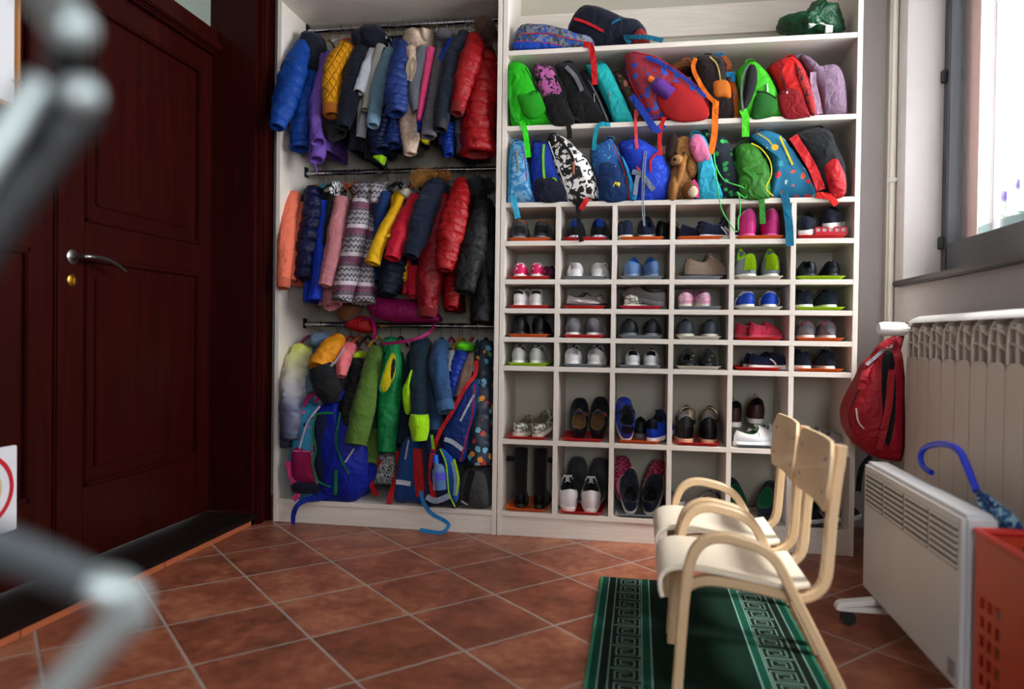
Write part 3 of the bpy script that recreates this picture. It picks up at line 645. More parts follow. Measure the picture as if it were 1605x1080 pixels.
def coat(row, kind, label, mat, neck, hem, sleeves=(), th=.033, fd=.135, puff=0, pn=9, hood=None, furc=None, hang='black', cuff=None, hemmat=None, drop=.055, extra=None, hy=.22, cat_='jacket', crease=.12):
    ox, oy, s = CR[row]; seed = len(label)*1.37+neck[0]*.01
    pxy = lambda x, y: (ox+x/s, oy+y/s)
    N = P(*pxy(*neck), RY); H = P(*pxy(*hem), hy); X = N.x
    r = thing(kind, label, cat_, (X, RY, RZ[row-1]-.03), 'coats hanging on the %s rail' % ROWN[row])
    z0, z1 = min(N.z, RZ[row-1]-drop), H.z; X1 = H.x; rings = []; n = 40; seg = 28
    for i in range(n+1):
        t = i/n; z = z0+(z1-z0)*t; cx = X+(X1-X)*t; cy = RY+(hy-RY)*t*.8
        a = fd*(.30+.70*min(1, t/.10)**.6)*(1+.10*t) if t < .10 else fd*(1+.10*t); b = th*(.55+.45*min(1, t/.12))
        if puff: b *= 1-puff+puff*1.6*abs(math.sin(math.pi*t*pn))**.5; a *= 1-puff*.3+puff*.45*abs(math.sin(math.pi*t*pn))
        ring = []
        for j in range(seg):
            an = 6.2832*j/seg; ca, sa = math.cos(an), math.sin(an)
            dx = b*math.copysign(abs(ca)**.8, ca); dy = a*math.copysign(abs(sa)**.8, sa)
            w = noise.noise(Vector((dy*9+seed, z*7, ca*1.3)))*.30*b*(.4+t)+(.3-abs(noise.noise(Vector((dy*20, z*9, seed)))))*.35*b
            ring.append((cx+dx+w, cy+dy+w*.4*abs(sa), z+.012*noise.noise(Vector((an, seed, 3)))*(t > .95)))
        rings.append(ring)
    c = Vector((X1, RY+(hy-RY)*.8, z1)); rings.append([Vector(p).lerp(c, .15) for p in rings[-1]]); rings.append([Vector(p).lerp(c, .25)+Vector((0, 0, .04)) for p in rings[-2]])
    bm = nb(); loft(bm, rings); emesh('body', bm, mat, r)
    # back sleeve, behind the body
    if sleeves:
        bm = nb(); L = (z0-z1)*.82; tube(bm, [Vector((X, RY+fd*.75, z0-.03)), Vector((X+.01, RY+fd*1.05, z0-.4*L)), Vector((X+.012, RY+fd*1.08, z0-L))], [th*.9, th*.85, th*.75], 12, 12, flat=.6, open_end=True); emesh('sleeve', bm, mat, r)
    for sl in sleeves:
        pts, ws = sl['p'], sl['w']; y0_, y1_ = sl.get('y', (.13, -.02)); k = len(pts); V = []; Rr = []
        for i, (pt, w) in enumerate(zip(pts, ws)):
            y = y0_+(y1_-y0_)*(i/(k-1))**.7; p = P(*pxy(*pt), y); V.append(p); Rr.append(w/2/s*mpp(p))
        bm = nb(); tube(bm, V, Rr, 26, 22*(k-1)+6, open_end=not sl.get('closed'), puff=sl.get('puff', puff*.8), pn=sl.get('pn', pn), crease=crease*1.6, seed=seed, flat=sl.get('flat', .9)); m_ = sl.get('m', mat)
        emesh('sleeve', bm, m_, r)
        if cuff and not sl.get('nocuff'):
            a, b = V[-2], V[-1]; d = (b-a).normalized(); bm = nb(); tube(bm, [b-d*.035, b-d*.01, b+d*.012], [Rr[-1]*1.0, Rr[-1]*1.06, Rr[-1]*.92], 18, 6, open_end=True, crease=.08); emesh('cuff', bm, cuff, r)
    if hood:
        for (hx, hyy, rx_, rz_, m_) in ([hood] if not isinstance(hood, list) else hood):
            c = P(*pxy(hx, hyy), .17); k = mpp(c)/s; bm = nb(); bmesh.ops.create_uvsphere(bm, u_segments=28, v_segments=18, radius=1)
            for v in bm.verts:
                q = v.co.copy(); w = 1+.16*noise.noise(q*1.7+Vector((seed, 0, 0)))+.07*noise.noise(q*5)
                if q.z < 0: q.z *= 1.15
                v.co = c+Vector((q.x*rx_*k*w, q.y*.095*w, q.z*rz_*k*w))
            emesh('hood', bm, m_, r)
    if furc:
        pts, rr, hexc = furc; V = [P(*pxy(*p), y) for p, y in pts]; bm = nb(); fur(bm, V, rr, 2600, seed=int(seed)); emesh('fur_trim', bm, plain('fur_'+hexc.strip('#'), hexc, .9), r, False)
    if hang:
        h = hanger(row, X, HC[hang]); h['label'] = HL.format(hang, ROWN[row], label_short(label))
    if extra: extra(r, pxy)
    return r
HL = '{} hanger on the {} rail carrying the {}'
def label_short(l): return ' '.join(l.split(' ')[:8]).split(' hanging')[0].split(' at ')[0].split(' between')[0].split(' with')[0].split(' beside')[0]
def S_(p, w, **k): return dict(p=p, w=w, **k)
sh, pf = 'shell', 'puffer'
BLUEP = fab('#084c9e', sh)
NAVYH = fab('#161c30'); 
def cord(r, pxy):
    bm = nb(); tube(bm, [P(*pxy(345, 920), .02), P(*pxy(352, 960), .02), P(*pxy(360, 1010), .02)], .0035, 8, 12); emesh('drawstring', bm, fab('#8a62c0'), r)
coat(1, 'puffer_jacket', 'bright blue puffer jacket with a navy hood, leftmost on the top rail', BLUEP, (345, 235), (282, 880), [S_([(285, 270), (225, 420), (175, 590), (125, 745)], [105, 145, 140, 92], y=(.12, -.12)), S_([(330, 420), (290, 600), (262, 760), (262, 870)], [60, 110, 120, 130], y=(.11, .03))], puff=.10, pn=8, hood=[(345, 300, 75, 105, NAVYH), (330, 250, 62, 55, NAVYH), (362, 370, 42, 95, NAVYH)])
coat(1, 'jacket', 'lilac jacket with a dangling cord beside the blue puffer jacket', fab('#7c5cb0', sh), (440, 310), (450, 915), [S_([(435, 315), (395, 440), (355, 600), (355, 760), (365, 830)], [55, 72, 78, 75, 85]), S_([(385, 700), (365, 850), (360, 935)], [60, 95, 85], y=(.1, .0))], th=.03, hang='wood', extra=cord)
coat(1, 'fleece_jacket', 'shaggy dark brown fleece jacket below the mustard sleeve', mottle('#1a1718', '#38302c', 60, .5), (500, 330), (475, 830), [S_([(440, 560), (430, 700), (480, 790)], [95, 120, 110], y=(.12, .05))], hang='black')
coat(1, 'quilted_jacket', 'mustard yellow diamond quilted jacket on the top rail', fab('#dd9c08', 'quilt'), (560, 265), (560, 620), [S_([(548, 285), (470, 370), (448, 500), (445, 662)], [95, 112, 108, 100], y=(.13, .0))], hang='orange', cuff=fab('#c8780c', 'knit'))
coat(1, 'hooded_jacket', 'long navy jacket with a big round hood near the middle of the top rail', fab('#141a2e'), (660, 290), (622, 905), [S_([(620, 290), (575, 450), (545, 600), (515, 745)], [90, 112, 108, 82], y=(.12, -.03))], hood=[(690, 225, 82, 68, fab('#12172a')), (625, 235, 52, 48, fab('#12172a'))])
coat(1, 'sweatshirt', 'light grey sweatshirt with a short sleeve, right of the navy hooded jacket', fab('#c9cdd6'), (690, 330), (665, 840), [S_([(690, 300), (645, 420), (605, 540)], [58, 72, 62], y=(.12, .0)), ], hang='white', hemmat=None)
coat(1, 'cardigan', 'cream ribbed cardigan next to the light grey sweatshirt', fab('#bdb8ae', 'knit'), (735, 275), (655, 830), [S_([(735, 268), (690, 400), (655, 560), (642, 640)], [52, 55, 50, 48], y=(.11, .0))], th=.02, hang='teal')
coat(1, 'jacket', 'thin black jacket squeezed between the cream cardigan and the pale denim shirt', fab('#101318'), (775, 290), (700, 960), [S_([(760, 290), (715, 430), (685, 600)], [45, 42, 35], y=(.11, .03))], th=.02, hang='black')
LIME = fab('#a8e010')
def lime1(r, pxy):
    bm = nb(); pillow(bm, [P(*pxy(*q), .07) for q in ((690, 915), (725, 905), (755, 910), (742, 955), (725, 950))], .05, 24, .005, .01); emesh('lining', bm, LIME, r, label='lime green lining')
coat(1, 'denim_shirt', 'pale blue denim shirt with turned up cuffs on the top rail', fab('#6f8ea0', 'denim'), (800, 300), (780, 700), [S_([(790, 300), (740, 440), (705, 600), (688, 722)], [75, 88, 85, 78], y=(.12, -.02))], hang='red', cuff=fab('#7fa0b2', 'denim'))
coat(1, 'quilted_coat', 'dark navy quilted coat with lime lining behind the pale denim shirt', fab('#16284e', pf), (820, 320), (745, 900), [S_([(760, 650), (730, 780), (740, 880)], [110, 130, 120], y=(.12, .06))], puff=.12, extra=lime1)
coat(1, 'puffer_jacket', 'dusty navy puffer jacket with an open round cuff, middle of the top rail', fab('#27407e', pf), (865, 240), (812, 830), [S_([(862, 250), (838, 380), (823, 520), (822, 665)], [62, 108, 132, 118], y=(.12, -.06), pn=9, puff=.12), S_([(830, 640), (815, 760), (808, 850)], [80, 105, 100], y=(.11, .04))], puff=.12)
FAUX = mottle('#cbb6a4', '#b9a18f', 45, .5)
def loop(r, pxy):
    bm = nb(); ribbon(bm, [P(*pxy(*q), .0) for q in ((890, 470), (892, 380), (925, 345), (930, 400), (905, 475))], .014, .006); emesh('hood_edge', bm, fab('#c9b49c', 'knit'), r)
coat(1, 'faux_fur_jacket', 'cream faux fur jacket with a fluffy hood on the top rail', FAUX, (960, 300), (905, 870), [S_([(905, 290), (912, 380), (905, 470)], [75, 60, 50], y=(.1, .02)), S_([(915, 520), (890, 680), (905, 800), (905, 900)], [60, 95, 105, 70], y=(.1, .02))], hood=[(950, 245, 85, 72, FAUX), (1010, 225, 40, 42, FAUX)], extra=loop, hang='wood')
coat(1, 'jumper', 'light grey marl jumper right of the cream fur jacket', fab('#8d909c', 'knit'), (985, 290), (975, 700), [S_([(985, 285), (950, 420), (930, 540), (945, 650)], [62, 85, 80, 50], y=(.11, .0))], hang=None)
coat(1, 'cardigan', 'narrow hot pink cardigan hanging on the top rail', fab('#f2568e'), (1030, 290), (985, 690), [S_([(1026, 285), (1005, 420), (980, 560), (955, 700)], [46, 44, 38, 26], y=(.1, -.02))], th=.018, hang='wood')
coat(1, 'jacket', 'narrow royal blue jacket just behind the hot pink cardigan', fab('#1436a0', sh), (1062, 300), (960, 830), [S_([(1058, 300), (1010, 500), (965, 680), (952, 770)], [30, 36, 30, 18], y=(.11, -.01))], th=.018)
coat(1, 'cardigan', 'long grey knitted cardigan right of the pink cardigan', fab('#77747c', 'knit'), (1120, 230), (1060, 820), [S_([(1080, 290), (1055, 430), (1035, 600), (1010, 800)], [42, 55, 68, 92], y=(.1, -.04))], hood=(1120, 225, 62, 42, fab('#77747c', 'knit')), hang='black')
def yel(r, pxy):
    bm = nb(); pillow(bm, [P(*pxy(*q), .08) for q in ((970, 800), (1005, 800), (1005, 835), (975, 832))], .05, 20, .004, .01); emesh('lining', bm, fab('#d8d010'), r)
coat(1, 'puffer_jacket', 'glossy royal blue puffer jacket behind the grey cardigan', fab('#123f9c', pf), (1160, 240), (1120, 880), [S_([(1150, 240), (1105, 330), (1075, 400)], [60, 65, 40], y=(.12, .06)), S_([(1120, 740), (1125, 830), (1130, 905)], [90, 75, 62], y=(.1, .03))], puff=.12, extra=yel)
coat(1, 'varsity_jacket', 'dark navy jacket with a white striped cuff near the red puffer coat', fab('#111c2e'), (1225, 205), (1190, 900), [S_([(1225, 205), (1150, 360), (1105, 560), (1080, 745)], [80, 105, 110, 84], y=(.12, -.06))], hang='white', cuff=hard(RZ[0]-.62, '#f0f0f0', '#0c1018'))
coat(1, 'jumper', 'black jumper with a grey band squeezed left of the red puffer coat', hard(.08, '#0d1220', '#50545c'), (1255, 230), (1235, 930), [S_([(1190, 640), (1190, 720), (1188, 790)], [50, 48, 44], y=(.12, .06))])
REDP = fab('#980f1a', pf)
coat(1, 'puffer_coat', 'bright red puffer coat with a brown fur hood, rightmost on the top rail', REDP, (1330, 215), (1300, 905), [S_([(1285, 225), (1260, 340), (1215, 480), (1180, 650)], [105, 135, 120, 78], y=(.13, -.04), pn=7), S_([(1330, 330), (1325, 500), (1300, 700), (1295, 900)], [140, 190, 190, 200], y=(.16, .05), pn=9, nocuff=True)], puff=.10, th=.045, furc=([((1325, 140), .14), ((1350, 170), .1), ((1385, 230), .1)], .028, '#6b5142'), cuff=fab('#96101a', 'knit'))
# ---- middle rail
coat(2, 'sweatshirt', 'coral pink sweatshirt, leftmost on the middle rail', fab('#f08468'), (275, 150), (292, 735), [S_([(235, 175), (195, 330), (182, 520), (170, 725)], [90, 112, 98, 82], y=(.13, -.03)), S_([(265, 230), (248, 400), (235, 560), (230, 690)], [70, 82, 60, 36], y=(.14, .02), nocuff=True)], hang='orange', cuff=fab('#f08468', 'knit'), crease=.08)
coat(2, 'padded_vest', 'shiny dark navy padded jacket right of the coral sweatshirt', fab('#121a48', pf), (375, 130), (310, 680), [S_([(352, 135), (345, 300), (315, 480), (300, 680)], [92, 120, 125, 112], y=(.13, .03), pn=8, puff=.14)], puff=.14, hang='wood')
coat(2, 'windbreaker', 'bright royal blue windbreaker left of the dusty pink parka', fab('#0e46c8', sh), (430, 210), (370, 830), [S_([(420, 215), (400, 420), (385, 600), (362, 810)], [48, 62, 66, 78], y=(.12, .0))], th=.025, hang='teal')
coat(2, 'jacket', 'black jacket with a thin green neckline between blue windbreaker and pink parka', fab('#14180f'), (470, 165), (430, 700), [S_([(465, 180), (450, 320), (425, 480)], [50, 50, 40], y=(.12, .03))], th=.022)
def button(r, pxy):
    bm = nb(); disc(bm, P(*pxy(435, 697), -.055), .004, .003, Vector((0, -1, 0)), 12); emesh('snap_button', bm, BRASS, r)
coat(2, 'parka', 'dusty pink parka with a gold snap button and striped hood on the middle rail', fab('#c4848a'), (545, 195), (470, 850), [S_([(522, 205), (495, 370), (465, 560), (420, 725)], [92, 112, 102, 80], y=(.12, -.04)), S_([(460, 700), (455, 780), (470, 850)], [80, 100, 110], y=(.11, .05))], hood=(500, 150, 30, 55, mottle('#d8d8d8', '#22252c', 40, .5)), hang='orange', extra=button)
CHV = chevron()
coat(2, 'patterned_parka', 'grey and pink zigzag patterned hooded jacket on the middle rail', CHV, (720, 150), (670, 810), [S_([(640, 200), (620, 370), (575, 580), (520, 815)], [100, 132, 130, 118], y=(.13, -.03)), S_([(690, 330), (675, 500), (655, 680), (655, 830)], [85, 110, 118, 130], y=(.15, .05))], hood=[(680, 160, 88, 62, CHV), (745, 165, 60, 70, CHV)], hang='white')
coat(2, 'jacket', 'plain mid blue jacket right of the zigzag jacket', fab('#1c3f78'), (800, 150), (760, 700), [S_([(790, 170), (760, 300), (745, 420)], [70, 60, 40], y=(.13, .05))], hang='wood')
coat(2, 'raincoat', 'yellow raincoat sleeve hanging diagonally on the middle rail', fab('#e8b80e', sh), (880, 165), (880, 690), [S_([(892, 158), (830, 300), (765, 430), (708, 590)], [48, 66, 82, 92], y=(.12, -.04)), S_([(900, 600), (900, 690)], [60, 36], y=(.1, .06))], th=.022, crease=.08)
def ybadge(r, pxy):
    p = P(*pxy(806, 422), -.03); bm = nb(); box(bm, p.x-.008, p.x+.008, p.y-.002, p.y+.002, p.z-.007, p.z+.007); emesh('badge', bm, fab('#e0b020'), r)
coat(2, 'school_jacket', 'navy jacket with ribbed hem and cream collar behind the yellow raincoat', fab('#15223a', sh), (935, 170), (820, 760), [S_([(905, 200), (860, 320), (810, 440)], [50, 55, 60], y=(.13, .03)), S_([(840, 480), (830, 640), (800, 780)], [170, 165, 100], y=(.14, .04), puff=.1)], hood=(925, 180, 42, 40, fab('#b8b0a4')), extra=ybadge)
coat(2, 'ski_jacket', 'pinkish red jacket right of the yellow raincoat on the middle rail', fab('#c81c3c', sh), (985, 170), (960, 780), [S_([(970, 190), (905, 330), (865, 450), (825, 560)], [75, 108, 108, 92], y=(.12, -.05)), S_([(960, 620), (955, 720), (955, 790)], [80, 72, 64], y=(.1, .04))], hang='red')
coat(2, 'parka', 'navy parka with a tawny fur trimmed hood on the middle rail', fab('#17223c'), (1090, 120), (1000, 690), [S_([(1085, 130), (1035, 260), (985, 410), (938, 545)], [125, 150, 140, 100], y=(.12, -.05), flat=.8)], hood=(1100, 130, 78, 60, fab('#17223c')), furc=([((965, 85), .12), ((1050, 55), .1), ((1175, 60), .13)], .02, '#b5803e'))
coat(2, 'puffer_coat', 'dark crimson puffer coat with a long sleeve and ribbed cuff on the middle rail', fab('#8e1024', pf), (1160, 160), (1210, 880), [S_([(1150, 180), (1090, 400), (1060, 640), (1040, 900)], [75, 112, 158, 108], y=(.12, -.01), pn=11, puff=.06)], puff=.08, cuff=fab('#8a0f22', 'knit'))
coat(2, 'puffer_jacket', 'shiny red puffer jacket with narrow quilting, second from right on middle rail', fab('#a01018', pf), (1265, 110), (1190, 850), [S_([(1250, 95), (1225, 230), (1180, 420), (1143, 630)], [85, 140, 165, 98], y=(.12, -.07), pn=12, puff=.08), S_([(1200, 640), (1190, 760), (1185, 860)], [110, 100, 80], y=(.13, .03))], puff=.08, hang='teal')
coat(2, 'puffer_coat', 'black puffer coat with a dark fur hood, rightmost on the middle rail', fab('#17171a', sh), (1370, 180), (1375, 930), [S_([(1380, 210), (1340, 400), (1300, 570), (1262, 765)], [110, 150, 165, 118], y=(.12, -.05), pn=7, puff=.07), S_([(1410, 250), (1400, 500), (1380, 760), (1370, 950)], [80, 120, 140, 150], y=(.15, .05))], puff=.06, furc=([((1320, 100), .12), ((1370, 130), .08), ((1430, 110), .1)], .024, '#26262c'), th=.04)
# ---- bottom rail
OMB = ombre(-.50, -.02, [(0., '#33384e'), (.3, '#6a6d88'), (.5, '#c9c8cc'), (.72, '#dcdca8'), (.95, '#d6e020')])
coat(3, 'puffer_jacket', 'yellow white and grey fading puffer jacket, leftmost on the bottom rail', OMB, (255, 160), (200, 600), [S_([(225, 165), (185, 290), (175, 430), (165, 600)], [90, 120, 118, 88], y=(.13, -.03), pn=8), S_([(150, 430), (140, 540), (150, 630)], [60, 72, 60], y=(.1, .03))], puff=.08, hang='magenta')
coat(3, 'denim_jacket', 'pale denim hooded jacket behind the yellow fading puffer jacket', fab('#6c8092', 'denim'), (310, 120), (290, 420), [S_([(270, 210), (245, 300), (260, 380)], [55, 60, 50], y=(.13, .04))], hood=(308, 130, 38, 40, fab('#7288a0', 'denim')))
coat(3, 'jacket', 'pale lilac padded jacket peeking out below the mustard and black bomber', fab('#a3a6c2'), (330, 200), (305, 440), [S_([(300, 300), (300, 380), (315, 440)], [55, 60, 40], y=(.12, .05))], hang=None)
BOM = hard(-.125, '#e09818', '#1c1c20')
def bands(r, pxy):
    for dy in (0, 9):
        bm = nb(); ribbon(bm, [P(*pxy(*q), -.018) for q in ((262, 278+dy), (320, 266+dy), (372, 232+dy), (420, 160+dy))], .0035, .002); emesh('stripe', bm, fab('#c8ccd4'), r)
coat(3, 'bomber_jacket', 'mustard and black bomber jacket with white stripes on the bottom rail', fab('#1c1c20'), (400, 130), (345, 420), [S_([(400, 118), (362, 165), (318, 222), (300, 262)], [62, 98, 112, 108], y=(.1, -.01), m=fab('#e09818', sh), closed=True, nocuff=True), S_([(303, 250), (322, 300), (350, 380), (355, 420)], [106, 128, 118, 90], y=(-.01, -.0)), S_([(400, 190), (385, 290), (365, 400)], [80, 110, 95], y=(.12, .02))], extra=bands)
coat(3, 'jacket', 'salmon pink jacket with a grey patch right of the mustard bomber', fab('#e07a80', sh), (450, 160), (420, 330), [S_([(440, 165), (415, 210), (405, 300)], [75, 80, 45], y=(.11, .0))], hang='red')
coat(3, 'padded_jacket', 'black padded jacket with a lime collar on the bottom rail', fab('#0f1013', sh), (490, 215), (440, 560), [S_([(495, 225), (455, 340), (430, 460), (425, 540)], [95, 110, 105, 95], y=(.13, .03))], hood=(500, 200, 36, 20, fab('#a8c814')), hang='orange', puff=.05)
def velcro(r, pxy):
    bm = nb(); ribbon(bm, [P(*pxy(*q), -.085) for q in ((440, 590), (482, 592))], .010, .003); emesh('cuff_tab', bm, BLACKM, r)
coat(3, 'softshell_jacket', 'olive green jacket with a black cuff tab on the bottom rail', fab('#5c7a32'), (575, 175), (540, 690), [S_([(570, 170), (545, 290), (510, 440), (475, 620)], [68, 95, 112, 105], y=(.11, -.07)), S_([(545, 560), (540, 640), (530, 710)], [80, 95, 90], y=(.1, .03))], hang='yellow', extra=velcro, crease=.07)
GV = fab('#0f8a50', sh)
def arm(r, pxy):
    bm = nb(); pillow(bm, [P(*pxy(*q), .0) for q in ((640, 195), (655, 210), (652, 290), (625, 365), (600, 375), (588, 345), (605, 270))], .05, 36, .004, .008); emesh('armhole_lining', bm, fab('#dccb10'), r, label='bright yellow armhole lining')
    bm = nb(); pillow(bm, [P(*pxy(*q), -.006) for q in ((650, 215), (657, 240), (648, 300), (638, 310), (640, 250))], .02, 24, .002, .005); emesh('armhole_shade', bm, fab('#113222'), r)  # solid dark green patch, shade inside the armhole put into its colour
    bm = nb(); tube(bm, [P(*pxy(*q), -.010) for q in ((640, 185), (612, 250), (585, 345), (602, 383), (640, 366), (662, 290), (664, 210), (648, 182))], .004, 8, 48); emesh('armhole_binding', bm, GV, r)
coat(3, 'padded_vest', 'emerald green padded vest with a yellow lined armhole on the bottom rail', GV, (640, 165), (620, 640), [S_([(650, 150), (640, 330), (628, 480), (618, 655)], [62, 112, 100, 88], y=(.1, -.0), closed=True, puff=.05), S_([(590, 400), (598, 520), (600, 650)], [30, 45, 50], y=(.09, .01), closed=True)], hood=(636, 155, 38, 42, GV), hang='teal', extra=arm, crease=.06)
def limes(r, pxy):
    bm = nb(); pillow(bm, [P(*pxy(*q), -.01) for q in ((735, 268), (712, 320), (693, 375), (705, 470), (728, 468), (742, 380), (728, 345))], .04, 36, .006, .012); emesh('shoulder_patch', bm, LIME, r)
    bm = nb(); V = [P(*pxy(*q), -.06) for q in ((772, 478), (772, 530), (774, 600))]; k = mpp(V[0])/6; tube(bm, V, [82*k*1.05, 90*k*1.04, 66*k*1.05], 22, 14, open_end=True, crease=.12); emesh('sleeve_end', bm, LIME, r, label='lime green lower sleeve')
coat(3, 'softshell_jacket', 'dark teal and lime yellow hooded jacket on the bottom rail', fab('#123040'), (770, 150), (710, 600), [S_([(775, 150), (772, 280), (770, 380), (772, 500)], [85, 92, 84, 78], y=(.11, -.045), closed=True, nocuff=True)], hood=(780, 155, 48, 48, fab('#123040')), hang='yellow', extra=limes, crease=.06)
coat(3, 'denim_jacket', 'blue denim jacket with wide cuffs on the bottom rail', fab('#33567e', 'denim'), (875, 145), (850, 530), [S_([(872, 145), (862, 240), (878, 350), (898, 455)], [66, 88, 84, 84], y=(.11, -.05)), S_([(850, 400), (852, 480), (848, 545)], [66, 68, 60], y=(.1, .03))], hang='teal', cuff=fab('#44688e', 'denim'))
coat(3, 'jumper', 'light grey jumper right of the blue denim jacket', fab('#b4b4b8', 'knit'), (922, 180), (915, 330), [S_([(925, 185), (922, 230), (918, 280)], [34, 34, 30], y=(.1, .04))], hang='magenta')
coat(3, 'padded_jacket', 'blue and navy padded jacket with a neon green hood on the bottom rail', fab('#14389a', pf), (975, 190), (930, 400), [S_([(975, 190), (950, 250), (935, 330), (930, 400)], [58, 68, 60, 50], y=(.1, .02), puff=.08)], hood=(990, 160, 42, 26, fab('#78f01a')), hang='yellow')
coat(3, 'jacket', 'beige brown jacket left of the dinosaur coat', fab('#8d7466'), (1020, 190), (960, 420), [S_([(1020, 200), (990, 290), (958, 400)], [40, 48, 40], y=(.1, .0))], th=.02, hang='red')
DINO = blob('#12283c', ['#d88a1c', '#5fa6c0', '#b03a28', '#5d8a4e', '#7ab0c8'], 26, .36, rough=.5)
coat(3, 'padded_coat', 'navy coat printed with small colourful dinosaurs, rightmost on the bottom rail', DINO, (1085, 140), (1070, 700), [S_([(1078, 140), (1070, 300), (1058, 480), (1050, 715)], [85, 110, 122, 118], y=(.13, .02), closed=True, puff=.05), S_([(1095, 250), (1090, 480), (1085, 700)], [60, 60, 66], y=(.12, .04), closed=True)], hang='black', crease=.07)
# magenta waist bag and a brown mitten lying under the middle coats
def soft(name, label, catg, row, pts, mat, y=.05, depth=.1, dome=.015, parts=(), group=None, scl=None):
    ox, oy, s = CR[row] if scl is None else scl
    V = [P(ox+a/s, oy+b/s, y) for a, b in pts]; c = sum(V, Vector())/len(V)
    r = thing(name, label, catg, (c.x, y+depth/2, min(v.z for v in V)), group)
    bm = nb(); pillow(bm, V, depth, 56, dome, .03, .006, seed=c.x*9); emesh('body', bm, mat, r)
    for nm, pp_, m_, yy, w in parts:
        bm = nb(); ys_ = yy if isinstance(yy, (list, tuple)) else [yy]*len(pp_)
        ribbon(bm, [P(ox+a/s, oy+b/s, q) for (a, b), q in zip(pp_, ys_)], w); emesh(nm, bm, m_, r)
    return r
MAG = fab('#a01468', sh)
soft('cloth_bag', 'magenta cloth bag resting on the bottom coat rail under the red coats', 'bag', 2, [(680, 830), (740, 795), (850, 800), (980, 820), (1050, 860), (1110, 920), (1090, 945), (960, 950), (840, 945), (760, 930), (700, 890)], MAG, .17, .14, .03,
     [('strap', [(640, 930), (700, 925), (722, 990), (718, 1050)], MAG, [.15, .1, .05, .06], .016), ('strap', [(1085, 955), (1050, 1010), (960, 1050), (860, 1068), (760, 1075)], MAG, [.12, .02, -.01, .0, .03], .014)])
soft('winter_hat', 'brown fleece hat hanging low under the zigzag jacket', 'hat', 2, [(505, 850), (560, 835), (620, 850), (610, 890), (560, 935), (515, 935), (500, 890)], fab('#6b4222'), .12, .1)
soft('cloth_bag', 'bright red cloth bag left of the magenta bag under the middle rail coats', 'bag', 2, [(545, 940), (600, 915), (690, 915), (720, 990), (680, 1010), (570, 985)], fab('#b0141c', sh), .2, .1)
for row, xs, cols in ((1, (505, 640, 800, 815, 905, 1010, 1060, 1105, 1225, 1275), 'wwbwbwwbww'), (2, (610, 640, 745, 815, 868, 950, 985, 1205, 1140), 'obwwbwbtb'), (3, (400, 545, 980, 1060, 700), 'wbywb')):
    for i, (x, c) in enumerate(zip(xs, cols)):
        ox, oy, s = CR[row]; h = hanger(row, P(ox+x/s, 60, RY).x, HC[{'w': 'white', 'b': 'black', 'o': 'orange', 't': 'teal', 'y': 'yellow'}[c]])
        h['label'] = 'plain wire hook hanger between coats on the %s rail' % ROWN[row]; h['group'] = 'spare hangers on the %s rail' % ROWN[row]
# ---------------------------------------------------------------- backpacks
C4 = (780, 0, 3.272); C5 = (1050, 0, 3.274); C6 = (780, 300, 3.724); C7 = (1050, 300, 3.723)
def bag(label, S, pts, mat, zf=None, y=.05, depth=.2, dome=.012, parts=(), pads=(), piping=None, group='backpacks on the shelves', kind='backpack', handle=None, rnd=.04):
    ox, oy, s = S; f = lambda a, b, yy: P(ox+a/s, oy+b/s, yy)
    V = [f(a, b, y) for a, b in pts]
    zlo = min(v.z for v in V); h = max(v.z for v in V)-zlo
    if zf is not None:
        for v in V:
            if v.z < zlo+.12*h: v.z = zf+.004
    c = sum(V, Vector())/len(V)
    r = thing(kind, label, 'backpack' if kind == 'backpack' else 'bag', (c.x, y+depth/2-.03, zf if zf is not None else zlo), group)
    sd = c.x*7+c.z
    bm = nb(); pillow(bm, V, depth, 60, dome, rnd, .006, seed=sd); emesh('body', bm, mat, r)
    if piping:
        bm = nb(); q = [Vector(a) for a in cat([*V], 48, True)]; q = [c+(p-c)*.935+Vector((0, -rnd*.95, 0)) for p in q]; tube(bm, q[4:46], .0022, 6, 96); emesh('piping', bm, piping, r)
    elif kind == 'backpack':         # zip running round the bag behind its front panel, and a hanging loop at the top
        q = [Vector(a) for a in cat([*V], 60, True)]; zt = max(p.z for p in q)
        up = [k for k in range(60) if q[k].z > c.z-.25*h]; k0 = next((k for k in up if (k-1) % 60 not in up), 0); seq = [(k0+j) % 60 for j in range(len(up))]
        bm = nb(); tube(bm, [c+(q[k]-c)*.955+Vector((0, -rnd*.62, 0)) for k in seq], .0019, 6, 90); emesh('zipper_track', bm, F_('#1a1a1e'), r)
        kt = max(range(60), key=lambda k: q[k].z); p = q[kt]; t = (q[(kt+2) % 60]-q[kt-2]).normalized()
        bm = nb(); ribbon(bm, [p-t*.022+Vector((0, .02, -.006)), p-t*.014+Vector((0, .02, .012)), p+t*.014+Vector((0, .02, .012)), p+t*.022+Vector((0, .02, -.006))], .016, .003, side=(0, 1, 0)); emesh('hanging_loop', bm, mat, r)
    for nm, pp_, m_, dp in pads:     # sewn-on panels and pockets (outline, thickness)
        U = [f(a, b, y-rnd*1.2-dome*.3-.002) for a, b in pp_]; bm = nb(); pillow(bm, U, .03, 36, dp, .01, .003, seed=sd+3); emesh(nm, bm, m_, r)
    for nm, pp_, m_, yy, w in parts:
        bm = nb()
        if yy is None: yy = y-rnd*1.2-dome-.004
        ys_ = yy if isinstance(yy, (list, tuple)) else [yy]*len(pp_)
        Q = [f(a, b, q) for (a, b), q in zip(pp_, ys_)]
        if nm in ('cord', 'handle_loop', 'zip_pull', 'tube'): tube(bm, Q, w, 8, 10*(len(Q)-1))
        else: ribbon(bm, Q, w, .0025)
        emesh(nm, bm, m_, r)
    return r
F_ = fab
